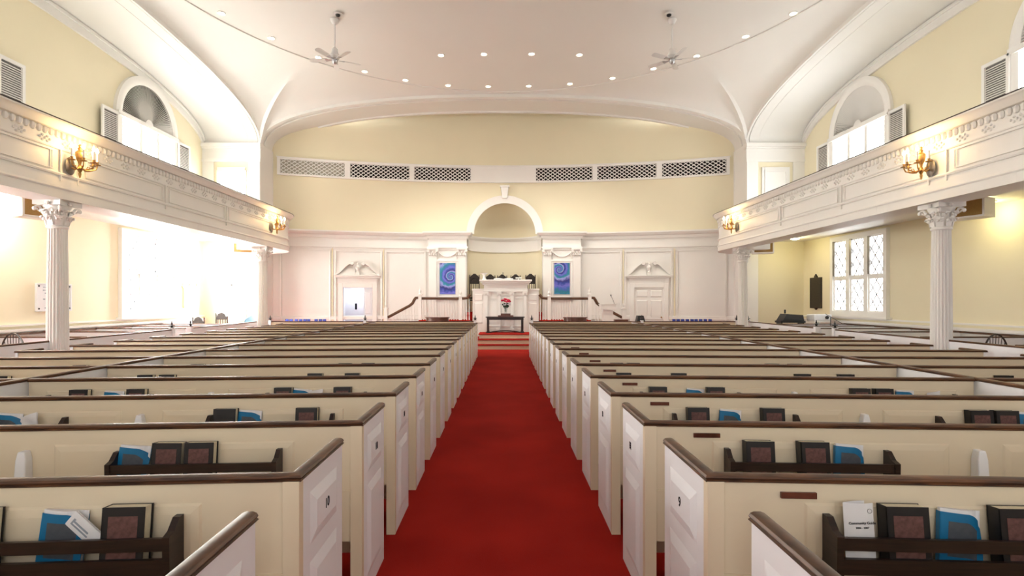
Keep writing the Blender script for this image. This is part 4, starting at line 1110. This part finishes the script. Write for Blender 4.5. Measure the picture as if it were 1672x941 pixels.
# communion table, stand, vase and flowers
t = thing('communion_table', 'dark wooden communion table with arched stretcher before the pulpit', 'table', (.06, 18.95, .47))
m = MB(); m.box(-.68, .68, -.25, .25, .535, .565); m.build('tabletop', DARKWOOD, t, bevel=.006)
m = MB(); m.box(-.64, .64, -.21, .21, .455, .535); m.build('apron', DARKWOOD, t)
for sx in (-1, 1):
    for sy in (-1, 1):
        m = MB(); m.box(sx*.60-.035, sx*.60+.035, sy*.18-.03, sy*.18+.03, .04, .455); m.hexa([(sx*.6-.07,sy*.18-.05,0),(sx*.6+.07,sy*.18-.05,0),(sx*.6+.07,sy*.18+.05,0),(sx*.6-.07,sy*.18+.05,0),(sx*.6-.04,sy*.18-.035,.07),(sx*.6+.04,sy*.18-.035,.07),(sx*.6+.04,sy*.18+.035,.07),(sx*.6-.04,sy*.18+.035,.07)]); m.build('leg', DARKWOOD, t)
m = MB(); m.sweep([(-.02,-.02),(.02,-.02),(.02,.02),(-.02,.02)], [(-.57+1.14*i/16, -.18, .02+.055*sin(pi*i/16)) for i in range(17)]); m.build('stretcher', DARKWOOD, t)
t = thing('stepped_stand', 'stepped mahogany stand in the middle of the dark communion table', 'stand', (.08, 18.95, 1.035))
m = MB(); m.box(-.27, .27, -.16, .16, 0, .045); m.build('lower_tier', MAHOG, t); m = MB(); m.box(-.17, .17, -.12, .12, .045, .11); m.build('upper_tier', MAHOG, t)
t = thing('glass_vase', 'clear glass vase standing on the stepped mahogany stand', 'vase', (.08, 18.95, 1.146))
m = MB(); m.lathe([(0,0),(.05,0),(.045,.02),(.05,.1),(.075,.22),(.07,.22),(.045,.1),(.04,.03),(0,.03)], (0,0,0), 20); m.build('vase_body', GLASS, t, smooth=True)
t = thing('flower_bouquet', 'bouquet of red and white flowers in the clear glass vase', 'flowers', (.08, 18.95, 1.20))
m = MB()
for i in range(14):
    a = random.uniform(0, 2*pi); r = random.uniform(.05, .16); m.tube([(0.01*cos(a),.01*sin(a),0),(r*.3*cos(a),r*.3*sin(a),.15),(r*cos(a),r*.7*sin(a),.32)], .006, 5)
for i in range(70):
    a = random.uniform(0, 2*pi); r = random.uniform(0, .15); z = random.uniform(.14, .30)
    r *= .5+.5*(z-.14)/.16; m.ball((r*cos(a), r*.7*sin(a), z), .03, .015, .022, 5, 4)
m.build('stems_and_leaves', LEAF, t)
m = MB()
for i in range(26):
    a = random.uniform(0, 2*pi); r = .16*sqrt(random.random()); c = (r*cos(a), r*.7*sin(a), .36+.07*(1-(r/.16)**2)+random.uniform(-.02,.03))
    for j in range(5): b = 2*pi*j/5; m.ball((c[0]+.018*cos(b), c[1]+.012*sin(b), c[2]+.004), .028, .020, .026, 5, 4)
m.build('red_blossoms', REDFLOWER, t, smooth=True)
m = MB()
for i in range(16):
    a = random.uniform(0, 2*pi); r = .19*sqrt(random.random()); c = (r*cos(a), r*.7*sin(a), .27+random.uniform(-.03,.05))
    for j in range(5): b = 2*pi*j/5; m.ball((c[0]+.014*cos(b), c[1]+.01*sin(b), c[2]), .022, .016, .018, 5, 4)
m.build('white_blossoms', WHITEFLOWER, t, smooth=True)
# carved chairs in the niche (floor 1.16)
def carved_chair(t):
    W = .20
    m = MB(); m.box(-W, W, -.22, .20, .42, .48); m.build('seat', CARVED, t)
    for sx in (-1, 1):
        m = MB(); m.tube([(sx*(W-.02),-.2,0),(sx*(W-.02),-.2,.42)], .022, 8); m.build('leg', CARVED, t)
        m = MB(); m.tube([(sx*(W-.02),.18,0),(sx*(W-.02),.18,.5),(sx*(W-.02),.22,1.34)], .02, 8)
        m.lathe([(.024,0),(.03,.02),(.012,.035),(.022,.06),(.006,.10),(0,.11)], (sx*(W-.02), .22, 1.34), 8); m.build('leg', CARVED, t)
    m = MB()
    for x in (-.10, -.035, .035, .10): m.tube([(x,.19,.55),(x,.21,1.1)], .013, 6)
    m.box(-W+.03, W-.03, .18, .22, .50, .57); m.box(-W+.03, W-.03, .19, .23, 1.08, 1.14)
    m.build('back_splats', CARVED, t)
    m = MB(); m.prism([(-W+.02,1.12),(-W+.01,1.26),(-.165,1.33),(-.14,1.395),(-.085,1.43),(-.04,1.475),(.04,1.475),(.085,1.43),(.14,1.395),(.165,1.33),(W-.01,1.26),(W-.02,1.12)], .195, .235, lambda a, b, c: (a, c, b))
    for i in range(9): m.ball((-.12+.03*i, .19, 1.22+.10*sin(pi*i/8)), .022, .02, .03, 6, 4)
    m.build('carved_crest', CARVED, t, smooth=True)
CL = ['leftmost dark carved high back chair in the niche, full back visible', 'second dark carved chair from the left behind the pulpit desk', 'middle dark carved chair behind the pulpit desk', 'fourth dark carved chair from the left behind the pulpit desk', 'rightmost dark carved high back chair in the niche']
ch0 = None
for i, (x, y) in enumerate(((-1.12, 20.62), (-.52, 21.1), (-.05, 21.2), (.48, 21.1), (1.05, 20.7))):
    if ch0 is None: ch0 = thing('carved_chair', CL[0], 'chair', (x, y, 1.161), 0, 'carved chairs in the niche'); carved_chair(ch0)
    else: dup(ch0, (x, y, 1.161), 0, CL[i])
# balustrades
def newel(t, x, y, z0, z1, fin=.2):
    m = MB(); m.box(x-.06, x+.06, y-.06, y+.06, z0, z1); m.box(x-.085, x+.085, y-.085, y+.085, z1, z1+.03); p = m.build('newel_post', WHITE, t)
    m = MB(); m.lathe([(.05,0),(.05,.02),(.025,.04),(.045,.08),(.05,.11),(.03,.16),(.012,.2),(.018,.24),(0,.30)], (x, y, z1+.03), 12); m.build('finial', WHITE, p, smooth=True)
def baluster_mb(x, y, z0, z1):
    h = z1-z0; m = MB(); m.box(x-.018, x+.018, y-.018, y+.018, z0, z0+.12*h)
    m.lathe([(.014,.12*h),(.02,.16*h),(.012,.2*h),(.02,.30*h),(.016,.5*h),(.012,h)], (x, y, z0), 8); return m
for s in (-1, 1):
    t = thing('balustrade', 'white turned balustrade with dark handrail and stair %s of the pulpit' % SIDE[s], 'balustrade', (.05, 19.47, 0))
    n = 19
    for i in range(n):
        x = s*(1.24+(2.98-1.24)*(i+.5)/n); baluster_mb(x, 0, .90, 1.64).build('baluster', WHITE, t, smooth=True)
    newel(t, s*3.06, 0, .9, 1.80); newel(t, s*1.60, 0, .9, 1.74)
    newel(t, s*4.28, -.05, 0, 1.30)
    prof = [(-.05,-.01),(-.06,.04),(-.035,.085),(.035,.085),(.06,.04),(.05,-.01)]
    m = MB(); m.sweep(prof, [(s*3.0, 0, 1.64), (s*1.5, 0, 1.64), (s*1.34, 0, 1.66), (s*1.26, 0, 1.74), (s*1.22, 0, 1.80)]); 
    m.sweep(prof, [(s*3.12, 0, 1.66), (s*3.2, 0, 1.66), (s*3.24, 0, 1.60), (s*3.30, 0, 1.48), (s*3.42, 0, 1.38), (s*4.2, -.03, .96)], up=(0,0,1)); m.build('handrail', WALNUT, t, smooth=True)
    for i in range(9):
        x = 3.22+(4.16-3.22)*(i+.5)/9; st = .9-.15*int((x-3.1)/.235+1)
        zt = 1.36-(x-3.42)*.54 if x > 3.42 else 1.40
        baluster_mb(s*x, -.01, max(.1, st), zt).build('baluster', WHITE, t, smooth=True)
    q = thing('platform_stair', 'carpeted stair descending %s from the chancel platform' % SIDE[s], 'stairs', (.05, 19.47, 0))
    for i in range(5):
        x0, x1 = 3.1+.235*i, 3.1+.235*(i+1); z = .9-.15*(i+1); a, b = sorted((s*x0, s*x1))
        m = MB(); m.box(a, b, -.06, .55, 0, z-.02); m.build('stair_block', WHITE, q)
        m = MB(); m.box(a-.01, b+.01, -.04, .55, z-.02, z); m.build('stair_tread', CARPET, q)
# curved wooden tables before the balustrades
for s in (-1, 1):
    t = thing('demilune_table', 'half round mahogany table before the %s balustrade' % SIDE[s], 'table', (s*2.42+.1, 18.95, 0))
    arc = [(.40*cos(pi*i/20), -.30*sin(pi*i/20)) for i in range(21)]
    m = MB(); m.prism([(1.08*a, 1.08*b) for a, b in arc], .99, 1.02, lambda a, b, c: (a, b, c)); m.build('tabletop', MAHOG, t)
    m = MB(); m.prism(arc, .87, .99, lambda a, b, c: (a, b, c)); m.build('apron', MAHOG, t)
    for x, y in ((-.37, -.02), (.37, -.02), (0, -.27)):
        m = MB(); m.tube([(x, y, .9), (x, y, 0)], .03, 8, .016); m.build('leg', MAHOG, t)
# lectern with microphone and dark cases at the right stair
t = thing('lectern', 'white slant topped lectern with a microphone at the right stair', 'lectern', (3.62, 18.75, 0))
m = MB(); m.box(-.17, .17, -.12, .12, 0, 1.32); m.box(-.22, .22, -.16, .16, 0, .08); m.build('lectern_body', WHITE, t)
m = MB(); m.hexa([(-.26,-.2,1.30),(.26,-.2,1.24),(.26,.2,1.24),(-.26,.2,1.30),(-.26,-.2,1.46),(.26,-.2,1.46),(.26,.2,1.46),(-.26,.2,1.46)]); m.box(-.28,.28,-.22,.22,1.46,1.485); m.build('lectern_desk', WHITE, t)
m = MB(); m.tube([(.24,0,1.48),(.2,0,1.6),(.12,-.02,1.76)], .006, 6); m.ball((.115,-.025,1.78), .02,.02,.03, 8, 6); m.build('microphone', BLACKMET, t)
t = thing('floor_monitor', 'dark wedge floor monitor near the right panelled door', 'speaker', (4.72, 18.6, 0))
m = MB(); m.prism([(-.16,.8),(.16,.8),(.08,1.08),(-.10,1.08)], -.15, .15, lambda a, b, c: (a, c, b)); m.build('monitor_body', BLACKMET, t); m = MB(); m.tube([(0,0,0),(0,0,.8)], .03, 8); m.lathe([(.2,0),(.2,.02),(.03,.04)], (0,0,0), 16); m.build('monitor_stand', BLACKMET, t)
t = thing('music_case', 'flat brown wooden box resting by the right stair', 'box', (4.02, 18.45, 0))
m = MB(); m.box(-.22, .22, -.12, .12, .86, .95); m.build('box_lid', MAHOG, t); m = MB(); m.box(-.18, .18, -.1, .1, 0, .86); m.build('box_body', WHITE, t)

# ------------------------------------------------------------------ wall plaques and side clutter
def plaque(label, cat, s_, y, z, w, h, mat, name, crest=False, lines=0, studs=False):
    t = thing(name, label, cat, (0,0,0)); t.matrix_world = wallM(s_, y, z)
    m = MB(); m.box(-w/2, w/2, -h/2, h/2, 0, .04); m.frame((-w/2,-h/2,.04), (1,0,0), (0,1,0), w, h, .03, .012); m.build('tablet', mat, t, bevel=.006)
    if crest:
        m = MB(); m.prism([(-w*.12,0),(-w*.10,.05),(-w*.04,.07),(0,.11),(w*.04,.07),(w*.10,.05),(w*.12,0)], 0, .05, lambda a, b, c: (a, h/2+b, c))
        if crest == 2:
            for q in (-1, 1):
                m2 = MB(); m2.prism([(q*w*.48,-.08),(q*w*.38,0),(q*w*.40,.06),(q*w*.46,.12),(q*w*.52,.05),(q*w*.58,-.02),(q*w*.56,-.08)], 0, .05, lambda a, b, c: (a, h/2+b, c)); m2.build('scroll', LIMEST, t)
        else: m.prism([(-w*.1,0),(-w*.03,-.05),(w*.03,-.05),(w*.1,0)], 0, .04, lambda a, b, c: (a, -h/2+b, c))
        m.build('crest', mat if crest == 1 else LIMEST, t)
    if lines:
        m = MB()
        for i in range(lines):
            ww = w*random.uniform(.25, .66); z0 = h*.36-h*.74*i/(lines-1); x = -ww/2
            while x < ww/2: l = random.uniform(.03, .08); m.box(x, min(ww/2, x+l), z0-.012, z0+.012, .041, .0425); x += l+.02
        m.build('inscription', GREYBOX if mat is MARBLE else mat, t)
    if studs:
        m = MB()
        for a in (-1, 1):
            for b in (-1, 1): m.lathe([(0,.05),(.02,.05),(.02,.04)], (a*(w/2-.06), b*(h/2-.06), 0), 8)
        m.build('stud', BLACKMET, t)
plaque('dark bronze memorial plaque with crest on right wall beside the window', 'plaque', 1, 17.55, 1.85, .62, 1.0, BRONZE, 'memorial_plaque', 1)
plaque('white marble tablet with inscription on left wall behind the column', 'plaque', -1, 12.2, 1.6+.07, .95, .62, MARBLE, 'marble_tablet', 0, 8, True)
plaque('buff stone tablet with carved crest on left wall beyond the window', 'plaque', -1, 17.55, 1.72, .82, .72, LIMEST, 'stone_tablet', 2)
def windsor(t):
    m = MB(); m.lathe([(0,.42),(.2,.42),(.22,.44),(.21,.46),(0,.455)], (0,0,0), 20); m.build('seat', DARKWOOD, t, smooth=True)
    for sx in (-1, 1):
        for sy in (-1, 1): m = MB(); m.tube([(sx*.13,sy*.13,.43),(sx*.2,sy*.2,0)], .018, 8, .012); m.build('leg', DARKWOOD, t, smooth=True)
    m = MB(); m.tube([(.30*cos(pi*i/18), .17, .46+.57*sin(pi*i/18)**.7) for i in range(19)], .014, 8); m.build('bow_back', DARKWOOD, t, smooth=True)
    for i in range(7):
        x = -.21+.42*i/6; m = MB(); m.tube([(x*.7,.15,.45),(x,.17,.46+.57*max(.05,1-(x/.30)**2)**.35)], .006, 6); m.build('spindle', DARKWOOD, t)
t = thing('windsor_chair', 'dark bow back windsor chair beyond the right near column', 'chair', (8.26, 9.25, 0), R(195), 'windsor chairs'); windsor(t)
dup(t, (-8.45, 9.5, 0), R(165), 'dark bow back windsor chair beyond the left near column')
def crest_chair(t): carved_chair(t)
dup(ch0, (-9.45, 16.15+.6, -.35), 0, 'carved crest chair by left wall below the buff stone tablet') if 0 else None
for x, y, z, lab in ((-9.55, 16.78, 0, 'dark carved low chair by the left wall under stone tablet'), (-9.15, 17.4, .08, 'dark carved chair before the bright left end window')):
    t = thing('carved_chair', lab, 'chair', (x, y, 0)); m = MB()
    W = .18; top = 1.07+z*1.6
    for sx in (-1, 1):
        m = MB(); m.tube([(sx*W,.1,0),(sx*W,.1,top)], .02, 8); m.build('leg', CARVED, t)
        m = MB(); m.tube([(sx*W,-.3,0),(sx*W,-.3,.44)], .02, 8); m.build('leg', CARVED, t)
    m = MB(); m.box(-W, W, -.32, .12, .42, .47); m.build('seat', CARVED, t)
    m = MB(); m.box(-W, W, .08, .12, top-.22, top-.12); m.prism([(-.15,0),(-.11,.09),(0,.15),(.11,.09),(.15,0)], .08, .12, lambda a, b, c: (a, c, b+top-.12))
    for q in (-.12, -.04, .04, .12): m.box(q-.012, q+.012, .09, .11, .47, top-.2)
    m.build('carved_back', CARVED, t)
t = thing('plastic_chair', 'pale blue rounded plastic chair near the left front pews', 'chair', (-7.85, 16.75, 0), R(15))
m = MB()
g = [[(.22*sin(a)*(1-.15*j/5), .16*cos(a), .48+.66*j/5-.10*(j/5)**3*abs(a)) for a in [(-1.4+2.8*i/12) for i in range(13)]] for j in range(6)]
m.grid(g); m.grid([[(x*.95, y*.92, z) for x, y, z in r] for r in g]); m.grid([g[-1], [(x*.95, y*.92, z) for x, y, z in g[-1]]]); m.build('backrest', PALEBLUE, t, smooth=True)
m = MB(); m.lathe([(0,.42),(.21,.43),(.22,.47),(0,.46)], (0,-.05,0), 16); m.build('seat', PALEBLUE, t, smooth=True)
for sx in (-1, 1):
    for sy in (-1, 1): m = MB(); m.tube([(sx*.15,sy*.13-.05,.44),(sx*.19,sy*.18-.05,0)], .014, 6); m.build('leg', STEEL, t)
# sound desk cluster by the right wall
t = thing('mixing_desk', 'black mixing desk on a stand by the right end wall', 'mixing desk', (8.83, 16.6, 0))
m = MB(); m.prism([(-.33,.98),(.33,.98),(.29,1.16),(-.2,1.19)], -.2, .2, lambda a, b, c: (a, c, b)); m.build('desk_case', BLACKMET, t)
m = MB(); m.box(-.38, .38, -.18, .18, .92, .98)
for x in (-.33, .33): m.box(x-.02, x+.02, -.15, .15, 0, .92)
m.build('desk_stand', BLACKMET, t); m = MB(); m.box(-.17, -.13, .0, .04, 1.2, 1.32); m.build('desk_knob', BLACKMET, t)
t = thing('projector', 'pale grey boxed projector beside the black mixing desk', 'projector', (9.60, 16.4, 0))
m = MB(); m.box(-.27, .27, -.2, .2, 1.0, 1.18); m.build('projector_body', PAPER, t, bevel=.02)
m = MB(); m.box(-.25, .25, -.18, .18, .95, 1.0); m.box(-.03, .03, -.03, .03, 0, .95); m.box(-.2, .2, -.15, .15, 0, .03); m.build('projector_table', WHITE, t)
m = MB(); m.lathe([(.05,-.03),(.05,.02),(0,.02)], (.12,-.2,1.09), 14, 'y'); m.build('projector_lens', BLACKMET, t)
t = thing('boom_stand', 'thin black boom microphone stand by the right wall partition', 'microphone stand', (9.35, 15.4, 0))
m = MB(); m.tube([(0,0,.02),(0,0,1.12)], .012, 6); m.lathe([(.15,0),(.15,.015),(.02,.03)], (0,0,0), 16); m.build('upright', BLACKMET, t)
m = MB(); m.tube([(-.15,0,1.22),(.35,0,.93)], .008, 6); m.build('boom', BLACKMET, t)
o = MB(); o.frame((-.12,0,-.07), (1,0,0), (0,0,1), .24, .14, .02, .02); o.box(-.1,.1,-.01,0.0,-.05,.05); o = o.build('wall_switch_plate', WHITE); o.location = (-7.4, apse(7.4)-.04, 2.12); o.rotation_euler = (0,0,R(17)); tag(o, 'small white switch plate on the left panelled wall', 'switch plate')

# ------------------------------------------------------------------ light, world, camera
w = bpy.data.worlds.new('world'); bpy.context.scene.world = w; w.use_nodes = True
bg = w.node_tree.nodes['Background']; bg.inputs['Color'].default_value = (1, .97, .93, 1); bg.inputs['Strength'].default_value = 2.0
cam = bpy.data.cameras.new('camera'); co = bpy.data.objects.new('camera', cam); C.objects.link(co)
co.location = (0, 0, 1.6); co.rotation_euler = (pi/2, 0, 0)
cam.sensor_width = 36; cam.lens = 880/1672*36; cam.shift_x = (836-822)/1672; cam.shift_y = (491-470.5)/1672; cam.clip_start = .05
sc = bpy.context.scene; sc.camera = co
sc.view_settings.view_transform = 'Standard'; sc.view_settings.look = 'None'; sc.view_settings.gamma = 1; sc.view_settings.exposure = .26
sc.view_settings.use_curve_mapping = False
sc.cycles.max_bounces = 8; sc.cycles.diffuse_bounces = 5
sc.cycles.sample_clamp_indirect = 6
